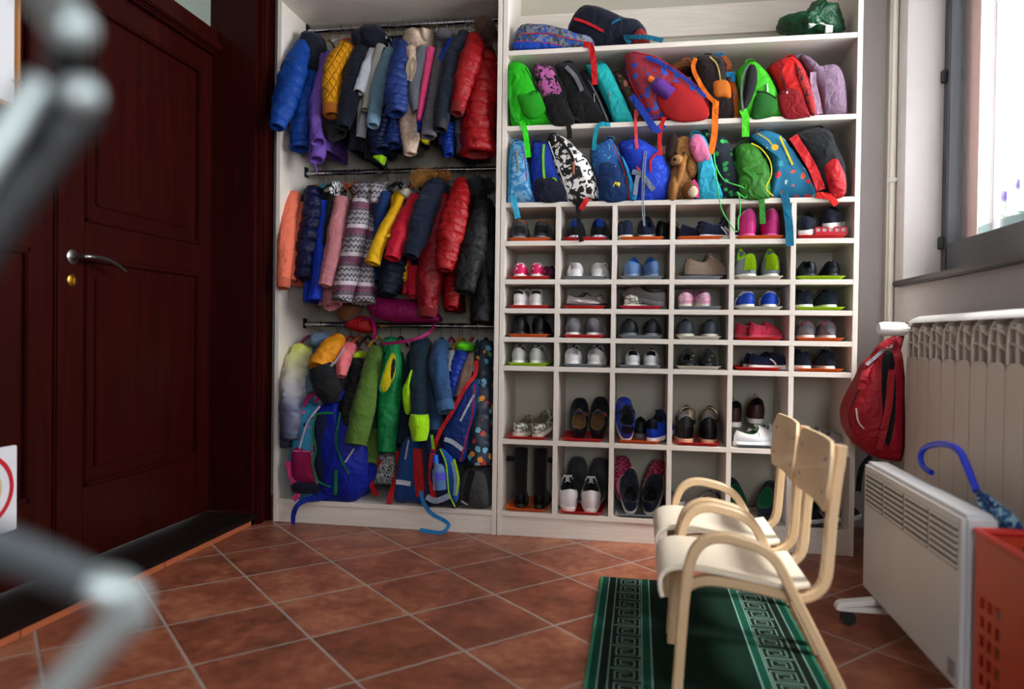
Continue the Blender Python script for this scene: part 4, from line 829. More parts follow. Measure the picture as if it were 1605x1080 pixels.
LG = F_('#2fbf1e', sh); BK = F_('#121214'); TEAL = F_('#1fb0b0', sh); RED = F_('#c41420', sh); NAVY = F_('#101830'); NP = F_('#0c1220')
zA, zB, zC = ZL['a'], ZL['b'], ZL['c']; FR = -.006
# top shelf
bag('flat grey and blue backpack with red piping, left on the top shelf', C4, [(82, 190), (110, 150), (130, 136), (180, 133), (300, 148), (420, 185), (490, 205), (500, 228), (430, 240), (300, 250), (100, 258), (85, 235)], mottle('#85878e', '#4a4f5a', 40, .5, '#1c4fae'), zA, .07, .22, parts=[('zipper', [(110, 175), (250, 172), (400, 205), (490, 222)], F_('#c03050'), None, .004), ('zipper', [(90, 212), (200, 215), (330, 235)], F_('#c03050'), None, .004), ('strap', [(440, 230), (475, 235), (490, 300), (496, 370), (498, 435)], RED, [.0, FR, FR-.004, FR-.004, FR-.004], .026)], pads=[('side_panel', [(88, 215), (200, 218), (330, 238), (300, 248), (100, 254)], F_('#1a50b0', sh), .002)])
bag('navy backpack with a red zipper and teal strap lying on the top shelf', C4, [(362, 150), (390, 85), (430, 42), (500, 40), (580, 68), (650, 100), (710, 110), (740, 130), (770, 180), (782, 215), (640, 232), (500, 232), (380, 180)], NAVY, zA, .10, .2, dome=.02, parts=[('zipper', [(392, 97), (440, 110), (500, 138), (542, 162)], RED, None, .012), ('strap', [(585, 120), (610, 105), (630, 98)], F_('#1c78a0'), None, .009), ('strap', [(650, 190), (690, 190), (760, 190), (848, 208)], F_('#14708a'), [.03, .01, .0, .0], .020), ('strap', [(655, 180), (665, 205), (680, 222)], F_('#14708a'), [.03, .02, .02], .02)], pads=[('side_panel', [(690, 215), (700, 175), (730, 150), (755, 160), (778, 212), (740, 222)], F_('#a03030'), .006)])
# upper backpack shelf
bag('lime green backpack with a mesh side pocket at the left end of the shelf', C4, [(58, 345), (85, 326), (130, 330), (160, 360), (200, 445), (250, 550), (280, 610), (280, 645), (150, 648), (80, 645), (62, 540), (54, 420)], LG, zB, parts=[('shoulder_strap', [(75, 345), (62, 430), (72, 560), (105, 630)], F_('#24a018', sh), None, .016), ('strap', [(118, 620), (135, 650), (148, 720), (158, 808)], F_('#3ee028', sh), [.0, FR, FR-.003, FR-.003], .024), ('zipper', [(140, 345), (175, 410), (205, 480)], BK, None, .004)], pads=[('mesh_pocket', [(103, 488), (150, 482), (205, 468), (245, 545), (235, 580), (180, 610), (135, 590), (115, 540)], F_('#27b218', 'mesh'), .008)])
PKB = mottle('#c06aa8', '#14101a', 34, .52)
bag('black backpack with a pink leopard pattern beside the lime green one', C4, [(190, 352), (230, 342), (285, 352), (318, 395), (345, 470), (375, 560), (395, 645), (285, 645), (245, 560), (208, 450)], PKB, zB, parts=[('shoulder_strap', [(300, 385), (340, 470), (350, 560), (345, 610)], BK, None, .014), ('strap', [(350, 600), (362, 640), (368, 680), (368, 712)], BK, [.0, FR, FR-.003, FR-.003], .022), ('strap', [(345, 612), (400, 608), (445, 622)], BK, [-.004, -.005, -.003], .018)], pads=[('side_pocket', [(240, 495), (330, 485), (370, 560), (390, 635), (285, 640), (250, 560)], BK, .006)])
bag('plain black backpack with a grey stripe, third from left on its shelf', C4, [(292, 360), (345, 327), (385, 332), (428, 395), (470, 470), (530, 560), (570, 645), (480, 648), (395, 648), (348, 560)], BK, zB, .055, parts=[('shoulder_strap', [(350, 340), (400, 395), (432, 465)], F_('#77757c'), None, .018)])
bag('slim charcoal backpack with a silver zip leaning on the teal backpack', C4, [(430, 400), (460, 388), (500, 450), (540, 540), (578, 640), (530, 645), (490, 560)], F_('#22242a'), zB, .07, .18, parts=[('zipper', [(465, 410), (500, 470), (540, 560), (566, 620)], F_('#9a9aa2'), None, .003), ('zip_pull', [(495, 478), (496, 525)], CHROME, None, .003)])
bag('teal green backpack leaning in the middle of the upper backpack shelf', C4, [(448, 348), (480, 335), (545, 328), (575, 360), (620, 450), (668, 555), (695, 645), (605, 645), (575, 590), (525, 480)], TEAL, zB, .055, parts=[('zipper', [(505, 360), (545, 450), (590, 550), (612, 620)], F_('#148888'), None, .004), ('zip_pull', [(570, 470), (572, 512)], CHROME, None, .003), ('strap', [(600, 640), (575, 640), (520, 640), (500, 700), (494, 770)], F_('#1797a8'), [.02, .0, FR-.003, FR-.004, FR-.004], .018)])
bag('small backpack with an orange and brown leaf pattern behind the teal backpack', C4, [(600, 395), (640, 388), (690, 470), (740, 540), (790, 640), (720, 642), (670, 560)], blob('#4a3024', ['#a04a20', '#3a4a30', '#b08060'], 40, .4), zB, .075, .17)
SPR = blob('#9a2038', ['#1c4aa8', '#2458b8', '#7a3048'], 34, .42, rough=.6)
rb = bag('large red and blue patterned backpack with a mesh pocket and a purple bottle', (0, 0, 1), [(978, 92), (988, 83), (1004, 86), (1030, 93), (1060, 112), (1088, 133), (1108, 153), (1110, 190), (1050, 193), (1018, 188), (1003, 165), (985, 132)], SPR, zB, .035, .24, piping=RED, parts=[('shoulder_strap', [(1012, 90), (1045, 104), (1080, 128), (1106, 152)], F_('#1c3f9a'), None, .014), ('shoulder_strap', [(990, 150), (1010, 178), (1028, 203), (1040, 195)], F_('#1c3f9a'), [-.02, -.025, -.02, -.015], .03), ('strap', [(1042, 183), (1036, 200), (1034, 225), (1036, 243)], RED, [-.02, -.018, -.015, -.012], .018), ('strap', [(997, 172), (996, 195), (998, 230), (1001, 268)], F_('#d8505a'), [-.005, -.012, -.012, -.012], .014)], pads=[('mesh_pocket', [(1028, 155), (1042, 138), (1056, 128), (1085, 143), (1106, 160), (1107, 186), (1052, 188)], F_('#c21018', 'mesh'), .014)])
bt = thing('water_bottle', 'purple drink bottle with an orange cap in the red mesh pocket', 'bottle', P(1035, 145, -.03))
A, B = P(1020, 125, -.03), P(1052, 150, -.025)
bm = nb(); tube(bm, [A.lerp(B, .12), A.lerp(B, .3), A.lerp(B, .6), B], [.018, .031, .033, .033], 18, 16); emesh('bottle', bm, plain('purple_bottle', '#5a2a86', .3), bt)
bm = nb(); tube(bm, [A-(B-A)*.1, A+(B-A)*.14], [.014, .015], 14, 4); emesh('cap', bm, plain('orange_cap', '#e06a1c', .4), bt)
BRN = F_('#2a1a18'); ORG = F_('#e0761c')
bag('tan strapped bag half hidden behind the brown and orange backpack', C5, [(0, 352), (30, 335), (75, 330), (115, 340), (125, 370), (90, 365), (40, 375), (5, 385)], F_('#8a5a28'), None, .12, .12, dome=.006, parts=[('handle_loop', [(65, 335), (70, 305), (100, 305), (110, 330)], F_('#c87a4a'), .1, .005)], kind='shoulder_bag')
bag('dark brown backpack with orange straps and mesh pocket on the upper backpack shelf', C5, [(130, 302), (190, 287), (255, 295), (283, 340), (290, 420), (318, 500), (322, 615), (190, 617), (183, 540), (140, 450), (118, 350)], BRN, zB, .05, parts=[('shoulder_strap', [(132, 298), (120, 350), (150, 420), (195, 490), (240, 530)], ORG, None, .018), ('strap', [(236, 520), (232, 600), (228, 690), (210, 790)], F_('#f08020'), [-.03, FR-.006, FR-.006, FR-.006], .026), ('zipper', [(205, 292), (235, 320), (252, 365), (260, 415)], F_('#b8a860'), None, .006), ('ear', [(262, 300), (285, 300), (305, 335), (290, 355)], F_('#a0562a'), .04, .02)], pads=[('mesh_pocket', [(222, 422), (298, 418), (312, 500), (268, 500), (228, 492)], F_('#e0801c', 'mesh'), .005)])
bag('orange and blue childs backpack wedged behind the dark brown one', C5, [(285, 370), (310, 378), (335, 430), (350, 520), (348, 612), (316, 615), (315, 520), (300, 450)], F_('#d8702a'), zB, .06, .16, rnd=.02, parts=[('fin', [(290, 385), (320, 382), (322, 420)], F_('#1c88b8'), None, .02), ('fin', [(235, 285), (268, 275), (250, 300)], F_('#1c88b8'), .1, .012), ('zip_pull', [(330, 470), (333, 510)], CHROME, None, .003)])
GR2 = F_('#46b81e', sh)
bag('bright green and black backpack with a mesh pocket on the upper backpack shelf', C5, [(338, 392), (398, 322), (440, 326), (480, 365), (530, 440), (562, 520), (580, 608), (420, 612), (358, 610), (350, 500)], GR2, zB, .05, parts=[('strap', [(372, 560), (388, 600), (389, 650), (388, 702)], F_('#5ad02a', sh), [-.01, FR-.003, FR-.004, FR-.004], .030), ('zip_pull', [(498, 432), (500, 472)], CHROME, None, .004), ('shoulder_strap', [(405, 330), (372, 400), (368, 480), (375, 570)], F_('#7a7c80'), None, .008), ('piping', [(447, 468), (500, 480), (545, 505)], BK, None, .007)], pads=[('back_pad', [(398, 355), (430, 333), (448, 375), (440, 450), (405, 540), (372, 568), (376, 470)], F_('#15161a', 'mesh'), .008), ('mesh_pocket', [(452, 470), (545, 505), (548, 575), (500, 602), (418, 602)], F_('#1c7a1c', 'mesh'), .008)])
bag('red backpack with a dark zipper and silver pull, second from the right end', C5, [(502, 350), (540, 322), (610, 295), (650, 308), (700, 390), (738, 490), (754, 605), (715, 606), (580, 607), (560, 500), (522, 420)], F_('#cc1c1c', sh), zB, .05, parts=[('zipper', [(570, 310), (575, 390), (600, 470), (625, 560)], F_('#5a0a10'), None, .006), ('zip_pull', [(600, 470), (598, 528)], CHROME, None, .0035)], pads=[('lower_panel', [(560, 480), (655, 460), (715, 585), (700, 600), (585, 602)], F_('#8e0c1c'), .004), ('side_panel', [(645, 320), (690, 380), (735, 490), (748, 580), (722, 585), (680, 480), (650, 400)], mottle('#b01c1c', '#3a1020', 60, .55), .004)])
bag('mauve backpack leaning at the right end of the upper backpack shelf', C5, [(660, 305), (685, 293), (718, 318), (748, 348), (800, 345), (850, 346), (885, 400), (898, 480), (896, 600), (790, 602), (762, 500), (705, 380)], F_('#8d7488'), zB, .055, parts=[('shoulder_strap', [(735, 370), (738, 430), (755, 510), (770, 585)], F_('#a58ca2'), None, .024)], dome=.008)
bag('small tan pouch beside the mauve backpack against the cabinet side', C5, [(862, 572), (885, 566), (910, 572), (918, 590), (910, 600), (870, 600)], F_('#a8705a'), zB, .1, .1, rnd=.012, dome=.004, kind='pouch')
# lower backpack shelf
LB = mottle('#4a9ac8', '#8ab8d8', 30, .5, '#2a78b0')
bag('light blue shimmering backpack, leftmost on the lower backpack shelf', C4, [(78, 745), (100, 728), (138, 742), (156, 830), (175, 945), (190, 1038), (75, 1040), (52, 1035), (60, 880)], LB, zC, .05, .2, parts=[('zipper', [(100, 765), (102, 820), (105, 880)], F_('#b09a50'), None, .006), ('zipper', [(125, 750), (140, 830), (150, 930)], F_('#8a5a90'), None, .005), ('strap', [(80, 1000), (85, 1036), (95, 1080), (104, 1120)], F_('#4ab0d0'), [-.012, FR-.002, FR-.004, FR-.004], .026), ('shoulder_strap', [(75, 750), (60, 860), (62, 1000)], F_('#2a7a98'), None, .012)])
bag('dark blue backpack with a lime zipper on the lower backpack shelf', C4, [(180, 742), (215, 733), (268, 740), (300, 815), (330, 930), (352, 1036), (200, 1038), (178, 960), (170, 820)], F_('#1040a8', sh), zC, .05, .2, parts=[('zipper', [(238, 740), (234, 800), (236, 880), (246, 955)], F_('#8ad020'), None, .010), ('zipper', [(282, 912), (300, 925), (330, 990)], F_('#8ad020'), None, .006)], pads=[('front_pocket', [(200, 920), (320, 925), (345, 1025), (205, 1028)], F_('#1c1c38'), .006)])
BW = mottle('#e0dcd8', '#17161a', 26, .5)
bag('black and white blotchy backpack leaning on the lower backpack shelf', C4, [(255, 715), (300, 698), (360, 720), (420, 780), (480, 850), (513, 930), (522, 1030), (480, 1034), (362, 1036), (320, 950), (280, 830)], BW, zC, .045, .22, parts=[('zipper', [(262, 725), (300, 830), (340, 930), (365, 1020)], F_('#c8c4c0'), None, .005), ('zipper', [(310, 710), (370, 780), (390, 830)], BK, None, .012), ('zip_pull', [(388, 830), (388, 895)], F_('#9a6248', 'leather'), None, .006), ('strap', [(395, 1020), (400, 1040), (455, 1030)], BK, [-.01, FR-.006, FR-.006], .02), ('strap', [(425, 1075), (455, 1028), (460, 1028)], RED, [FR-.009, FR-.009, FR-.004], .022), ('strap', [(410, 1040), (415, 1100), (420, 1180), (430, 1240)], BK, [FR-.006]*4, .020)])
bag('blue and teal backpack with a yellow elephant key ring on the lower shelf', C4, [(476, 772), (520, 738), (575, 712), (602, 740), (642, 820), (690, 930), (710, 1034), (530, 1034), (512, 950), (482, 850)], mottle('#1c5a98', '#5aa0c0', 48, .62), zC, .05, .22, parts=[('zipper', [(590, 740), (640, 850), (668, 960), (672, 1025)], F_('#a02838'), None, .004), ('cord', [(605, 850), (600, 890), (612, 925)], CHROME, None, .0012)], pads=[('front_pocket', [(520, 850), (600, 840), (655, 920), (670, 1020), (535, 1022)], F_('#103868'), .008), ('side_panel', [(635, 800), (665, 850), (705, 960), (712, 1020), (680, 1022), (665, 920)], F_('#2088b8'), .004)])
kc_ = P(780+617/3.272, 945/3.272, -.02)
bm = nb(); bmesh.ops.create_uvsphere(bm, u_segments=14, v_segments=10, radius=1, matrix=Matrix.Translation(kc_) @ Matrix.Diagonal((.011, .007, .010, 1)))
bmesh.ops.create_uvsphere(bm, u_segments=12, v_segments=8, radius=.007, matrix=Matrix.Translation(kc_+Vector((-.011, 0, .004))))
for dx in (-.006, .006): tube(bm, [kc_+Vector((dx, 0, -.004)), kc_+Vector((dx, 0, -.015))], .0038, 8, 3)
tube(bm, [kc_+Vector((-.014, -.003, .002)), kc_+Vector((-.019, -.004, -.006)), kc_+Vector((-.016, -.004, -.012))], .0022, 8, 8)
tag(emesh('key_ring_toy', bm, plain('yellow_rubber', '#e8c818', .4), loc=kc_), 'small yellow elephant charm hanging on the blue and teal backpack', 'charm')
BL = mottle('#1340b8', '#2a68d8', 30, .62)
bag('royal blue hiking style childs backpack with grey buckles on the lower shelf', C4, [(622, 740), (680, 715), (740, 718), (820, 768), (870, 838), (888, 900), (870, 990), (850, 1032), (720, 1034), (692, 930), (652, 830)], BL, zC, .05, .22, dome=.02, parts=[('zipper', [(830, 782), (800, 800), (785, 830), (785, 880)], RED, None, .009), ('strap', [(690, 880), (740, 900), (800, 975)], F_('#7a828e'), None, .022), ('strap', [(725, 875), (712, 940), (705, 1000)], F_('#8a92a0'), None, .018), ('cord', [(752, 775), (745, 860), (742, 940), (740, 1040), (742, 1090), (750, 1160)], F_('#9aa2ae'), [-.02, -.025, -.025, -.02, -.018, -.018], .002), ('cord', [(762, 775), (755, 860), (752, 940), (748, 1040), (752, 1090), (754, 1160)], F_('#9aa2ae'), [-.02, -.025, -.025, -.02, -.018, -.018], .002)])
PB = hard(zC+.185, '#d8709c', '#3cc0d8')
g_ = bag('pink and sky blue backpack right of the toy dog', C5, [(95, 722), (120, 688), (160, 695), (188, 735), (225, 850), (250, 950), (265, 1028), (140, 1030), (140, 900), (115, 800)], F_('#3cb8d4', sh), zC, .045, .2, parts=[('zipper', [(115, 700), (145, 760), (178, 820)], F_('#2a88b0'), None, .006), ('strap', [(118, 925), (138, 960), (140, 1015)], F_('#d84890'), None, .016)], pads=[('upper_panel', [(98, 725), (122, 692), (158, 698), (186, 735), (208, 815), (175, 830), (142, 832), (118, 800)], F_('#d8789e', sh), .004)])
bag('dark navy backpack with small green dinosaurs right of the pink and blue one', C5, [(168, 692), (200, 682), (260, 700), (310, 750), (332, 830), (352, 930), (365, 1026), (262, 1028), (235, 900), (200, 780)], blob('#0e1a30', ['#2a9a50', '#3ac060'], 34, .34), zC, .07, .18, parts=[('cord', [(225, 785), (235, 850), (280, 925), (370, 960), (398, 985), (385, 1015), (345, 985)], F_('#66d070'), [-.02]*7, .0028), ('cord', [(228, 800), (238, 900), (250, 1000), (270, 1085), (330, 1180), (350, 1185)], F_('#66d070'), [-.02]*6, .0025), ('cord', [(345, 985), (358, 1020), (360, 1090), (350, 1130), (352, 1178)], F_('#66d070'), [-.02]*5, .0028)])
bag('moss green backpack with a long green strap on the lower shelf', C5, [(328, 765), (360, 740), (420, 744), (478, 800), (505, 870), (512, 1024), (380, 1026), (352, 920), (333, 840)], F_('#3f8428', sh), zC, .045, .2, parts=[('strap', [(380, 860), (430, 900), (462, 960), (470, 1020), (474, 1080), (476, 1150)], F_('#44903a'), [-.02, -.025, -.018, -.012, -.012, -.012], .024), ('strap', [(415, 892), (478, 892)], F_('#2c6020'), None, .005)], pads=[('front_pocket', [(358, 905), (470, 915), (505, 1000), (495, 1018), (378, 1018)], F_('#377a24', sh), .006)])
TP = blob('#12789a', ['#d8602a', '#e8b020', '#c0d8d0', '#d83a4a', '#3a9ab0'], 24, .34)
bag('teal backpack with bright cartoon prints and yellow piping on the lower shelf', C5, [(405, 712), (440, 680), (490, 675), (560, 695), (610, 758), (680, 855), (730, 950), (744, 1018), (560, 1022), (508, 1020), (518, 880), (495, 790)], TP, zC, .05, .22, parts=[('piping', [(418, 735), (470, 765), (515, 830), (520, 900), (495, 965), (530, 1005)], F_('#dcd020'), None, .005), ('zipper', [(565, 700), (590, 760), (630, 845)], F_('#dcc820'), None, .008), ('zipper', [(450, 685), (500, 715), (525, 745)], F_('#c8b020'), None, .005), ('strap', [(585, 990), (595, 1030), (605, 1100), (612, 1170), (616, 1262)], F_('#14708e'), [-.01, FR-.004, FR-.006, FR-.006, FR-.006], .032)])
bag('red and black backpack, rightmost on the lower backpack shelf', C5, [(622, 720), (640, 690), (700, 672), (780, 660), (828, 690), (850, 760), (890, 850), (907, 930), (896, 1016), (800, 1020), (752, 1000), (700, 880), (660, 800)], F_('#16181e'), zC, .05, .22, dome=.02, parts=[('zipper', [(740, 690), (790, 750), (812, 800)], F_('#3a3c44'), None, .005), ('shoulder_strap', [(632, 700), (690, 790), (740, 880), (775, 975)], RED, None, .036), ('strap', [(750, 1000), (820, 1010), (845, 1040), (855, 1052)], F_('#e02018', sh), [-.01, -.012, FR-.008, FR-.008], .026)], pads=[('lower_panel', [(788, 850), (850, 812), (890, 880), (905, 940), (890, 1008), (830, 1010), (805, 940)], F_('#b81420', sh), .012)])
# toy dog between the backpacks
FURM = mottle('#9a6a38', '#b98a54', 60, .5); DKF = F_('#3a2418'); LTF = F_('#d8c4a8')
dg = thing('plush_dog', 'tan plush toy dog with dark ears sitting among the backpacks', 'toy', (P(1068, 300, .08).x, .06, zC))
def ell(name, px, py, y, rx, ry, rz, m, rot=0):
    c = P(px, py, y); k = mpp(c); bm = nb(); bmesh.ops.create_uvsphere(bm, u_segments=24, v_segments=16, radius=1, matrix=Matrix.Translation(c) @ Matrix.Rotation(rot, 4, 'Y') @ Matrix.Diagonal((rx*k, ry, rz*k, 1)))
    for v in bm.verts: v.co += (v.co-c)*.06*noise.noise(v.co*45)
    return emesh(name, bm, m, dg)
ell('body', 1066, 285, .07, 20, .06, 30, FURM); ell('head', 1070, 237, .06, 21, .055, 23, FURM); ell('muzzle', 1062, 252, .01, 11, .035, 9, F_('#b88a58'))
ell('ear', 1053, 232, .02, 9, .02, 23, DKF, .15); ell('ear', 1084, 262, .03, 9, .025, 18, FURM, -.1); ell('arm', 1067, 268, .0, 6, .02, 28, F_('#a87844'), .25); ell('leg', 1056, 295, .02, 9, .04, 24, F_('#a87844'), .12); ell('foot', 1082, 298, .0, 12, .03, 14, F_('#8a5a30')); ell('foot_pad', 1086, 300, -.022, 8, .012, 9, LTF)
ell('nose', 1058, 250, -.02, 3, .006, 2.5, BK)
bm = nb()
for x, y_ in ((1060, 240), (1072, 239)): bmesh.ops.create_uvsphere(bm, u_segments=10, v_segments=8, radius=.004, matrix=Matrix.Translation(P(x, y_, .004)))
emesh('eyes', bm, BLACKM, dg)
# green carrier bag on the top shelf
g = G('glossy_green_plastic'); g.set(Base_Color=g.mix(g.noise(14, 3), lin('#0c5a34'), lin('#063018')), Roughness=.22); g.bump(g.noise(30, 4, dist=2.), .8, .012); GPL = g.m
gb = thing('carrier_bag', 'crumpled dark green plastic carrier bag with a white patch on the top shelf', 'bag', P(1285, 52, .12))
V = [P(1050+a/3.274, b/3.274, .10) for a, b in [(572, 100), (620, 92), (690, 72), (720, 38), (800, 10), (862, 32), (875, 80), (872, 178), (760, 180), (690, 175), (640, 142), (575, 125)]]
for v in V:
    v.z = max(v.z, zA+.002)
bm = nb(); pillow(bm, V, .16, 90, .03, .04, .022, seed=5)
for v in bm.verts: v.co += Vector((noise.noise(v.co*38), noise.noise(v.co*38+Vector((7, 0, 0))), noise.noise(v.co*38+Vector((0, 9, 0)))))*.008; v.co.z = max(v.co.z, zA+.002)
emesh('body', bm, GPL, gb)
bm = nb(); ring = [P(1050+a/3.274, b/3.274, .035) for a, b in ((710, 110), (760, 95), (815, 105), (838, 130), (835, 165), (800, 168), (800, 130), (770, 120), (720, 135))]; v = [bm.verts.new(p) for p in ring]; f = bm.faces.new(v); r_ = bmesh.ops.extrude_face_region(bm, geom=[f]); bmesh.ops.translate(bm, verts=[x for x in r_['geom'] if isinstance(x, bmesh.types.BMVert)], vec=(0, .03, 0)); emesh('white_print', bm, plain('white_print', '#d8d8d4', .4), gb, False)
# ---- bags on the wardrobe floor
C3 = (400, 490, 3.0); zW = ZL['j']; RF = F_('#b81420', sh)
GB = 'bags on the wardrobe floor'
DOT = blob('#3a9ac0', ['#e06a90', '#1c3a78', '#e8e8f0', '#2a5a98'], 30, .25, rough=.6)
bag('magenta and turquoise dotted school backpack, leftmost on the wardrobe floor', C3, [(205, 465), (240, 428), (290, 425), (318, 440), (320, 560), (312, 800), (290, 858), (200, 855), (172, 790), (165, 700), (180, 620)], DOT, zW, .04, .2, group=GB, dome=.015, parts=[('handle_loop', [(230, 440), (250, 400), (285, 378), (302, 385), (285, 420)], MAG, None, .008), ('zipper', [(305, 440), (250, 510), (222, 590), (208, 640)], F_('#d8c8d0'), None, .008), ('strap', [(152, 700), (165, 760), (190, 830), (198, 860), (180, 880)], F_('#d0488a'), [-.02, -.02, -.02, -.025, -.025], .026), ('zipper', [(180, 650), (262, 655)], F_('#e070a0'), None, .006)], pads=[('front_pocket', [(178, 645), (262, 650), (285, 780), (275, 800), (180, 780)], F_('#b01464', 'mesh'), .012), ('base_panel', [(182, 798), (300, 805), (305, 845), (190, 850)], F_('#20203c'), .006), ('side_panel', [(262, 650), (300, 560), (312, 700), (300, 800), (285, 795)], mottle('#d8b8c0', '#8a70a0', 60, .5), .004)])
RB = F_('#0c2aa0', sh)
bag('large royal blue school backpack with green trim hanging open in the wardrobe', C3, [(285, 480), (330, 430), (390, 400), (412, 480), (470, 540), (540, 640), (552, 740), (530, 810), (470, 862), (380, 868), (310, 830), (280, 700)], RB, zW, .03, .24, group=GB, dome=.035, parts=[('trim', [(285, 482), (270, 560), (285, 640), (272, 720), (295, 790), (355, 820)], F_('#12804a'), None, .008), ('trim', [(280, 480), (320, 472), (368, 474)], F_('#12804a'), None, .01), ('zipper', [(400, 470), (380, 600), (405, 690), (440, 760)], F_('#12804a'), None, .008), ('trim', [(380, 740), (378, 858)], F_('#12804a'), None, .016), ('strap', [(422, 705), (445, 670), (465, 640)], F_('#b8bcc8'), None, .008), ('strap', [(400, 410), (410, 380), (420, 370)], RB, None, .01), ('strap', [(335, 850), (300, 870), (240, 880), (200, 905), (180, 950), (178, 995)], F_('#10309a'), [-.01, -.02, -.03, -.04, -.035, -.03], [.03, .03, .026, .022, .024, .018]), ('strap', [(270, 850), (300, 835), (345, 845)], F_('#10309a'), [-.015, -.02, -.01], .04)], pads=[('back_pad', [(285, 500), (330, 480), (345, 600), (330, 780), (300, 790), (278, 700)], F_('#0a1a50', 'mesh'), .006)])
CHK = mottle('#c8ccc8', '#1a1c20', 120, .5)
bag('small black and white checked backpack at the back of the wardrobe floor', C3, [(585, 660), (650, 655), (672, 700), (668, 790), (640, 815), (585, 812), (562, 790), (568, 700)], CHK, zW+.06, .16, .16, group=GB, parts=[('strap', [(590, 690), (560, 740), (545, 790), (560, 840), (575, 858)], RF, [.1, .09, .07, .05, .04], .024), ('strap', [(672, 650), (672, 730), (655, 800), (640, 850), (628, 900)], RF, [.1, .08, .05, .02, .0], .026)])
bag('steel blue school backpack with a red side stripe, middle of the wardrobe floor', C3, [(700, 600), (735, 585), (780, 600), (795, 680), (800, 800), (795, 870), (740, 872), (665, 858), (668, 760), (680, 680)], F_('#1f4e88'), zW, .07, .22, group=GB, parts=[('zipper', [(722, 600), (705, 690)], F_('#a8acb8'), None, .008), ('reflector', [(662, 796), (700, 800), (730, 806)], F_('#c8ccd8'), None, .022), ('red_stripe', [(768, 640), (770, 760), (782, 865)], RF, None, .05)])
bag('navy school backpack with lime trim holding a bottle, front of the wardrobe', C3, [(790, 600), (830, 575), (865, 640), (900, 700), (945, 720), (968, 800), (955, 890), (910, 915), (850, 918), (805, 895), (800, 780)], F_('#0e2048'), zW, .02, .2, group=GB, dome=.03, parts=[('trim', [(868, 640), (895, 700), (905, 780), (912, 850), (940, 915)], F_('#a8d818'), None, .006), ('trim', [(935, 690), (955, 780), (945, 860)], F_('#a8d818'), None, .010), ('zipper', [(925, 700), (940, 780), (938, 860)], F_('#8a9ab8'), None, .012), ('reflector', [(805, 865), (850, 885), (912, 862)], F_('#98a0b0'), None, .026), ('strap', [(835, 660), (828, 760), (838, 870)], RF, [-.05, -.055, -.06], .026), ('trim', [(830, 575), (838, 640)], F_('#78c030'), None, .012), ('strap', [(780, 840), (790, 890), (830, 945), (900, 985), (905, 1010), (870, 1035), (775, 1022)], F_('#2a8ac8', sh), [-.02, -.03, -.03, -.035, -.04, -.045, -.045], [.018, .018, .018, .017, .016, .016, .018])], pads=[('side_panel', [(872, 640), (930, 690), (958, 780), (948, 890), (915, 850), (905, 760)], F_('#1a5aa8'), .006)])
bt = thing('water_bottle', 'clear blue capped water bottle in the side of the navy school backpack', 'bottle', P(400+862/3, 490+780/3, -.06))
g = G('clear_blue_plastic'); g.set(Base_Color=lin('#7fa8e0'), Roughness=.08, Transmission_Weight=.6, IOR=1.3)
bm = nb(); q = [P(400+x/3, 490+y/3, -.055) for x, y in ((850, 700), (852, 715), (862, 735), (866, 790), (868, 830))]; tube(bm, q, [.011, .013, .030, .031, .031], 18, 20); emesh('bottle', bm, g.m, bt)
bm = nb(); tube(bm, [P(400+866/3, 490+748/3, -.055), P(400+868/3, 490+785/3, -.055)], .0318, 18, 3); emesh('bottle_label', bm, plain('violet_blue_label', '#4a4ac0', .4), bt)
bm = nb(); tube(bm, [P(400+848/3, 490+668/3, -.055), P(400+850/3, 490+703/3, -.055)], [.011, .014], 14, 3); emesh('cap', bm, plain('bright_blue_cap', '#1a60e0', .35), bt)
bag('blue and black school bag with red edging hanging diagonally under the beige jacket', C3, [(1000, 345), (1030, 330), (1048, 360), (1040, 450), (1010, 560), (985, 700), (920, 690), (880, 620), (900, 520), (950, 430)], F_('#123a80', sh), None, .0, .12, group=None, rnd=.02, dome=.01, parts=[('shoulder_strap', [(1040, 225), (1035, 290), (990, 350), (930, 460), (870, 560), (835, 650)], RF, [.02, -.01, -.04, -.05, -.05, -.055], .018), ('trim', [(1030, 340), (1020, 480), (985, 620), (965, 700)], RF, None, .006), ('zipper', [(1030, 385), (995, 450), (965, 510)], F_('#b8bcc8'), None, .010), ('reflector', [(890, 595), (930, 610), (975, 645)], F_('#b8bcc8'), None, .020)])
bag('grey and black drawstring bag on the right of the wardrobe floor', C3, [(975, 760), (1010, 735), (1070, 740), (1100, 780), (1105, 880), (1090, 915), (1000, 912), (965, 880)], F_('#4e4c50'), zW, .04, .2, group=GB, parts=[('strap', [(1020, 740), (1000, 820), (990, 890)], BK, None, .03), ('buckle', [(968, 885), (1000, 905)], F_('#a8a8a8'), -.04, .006)])
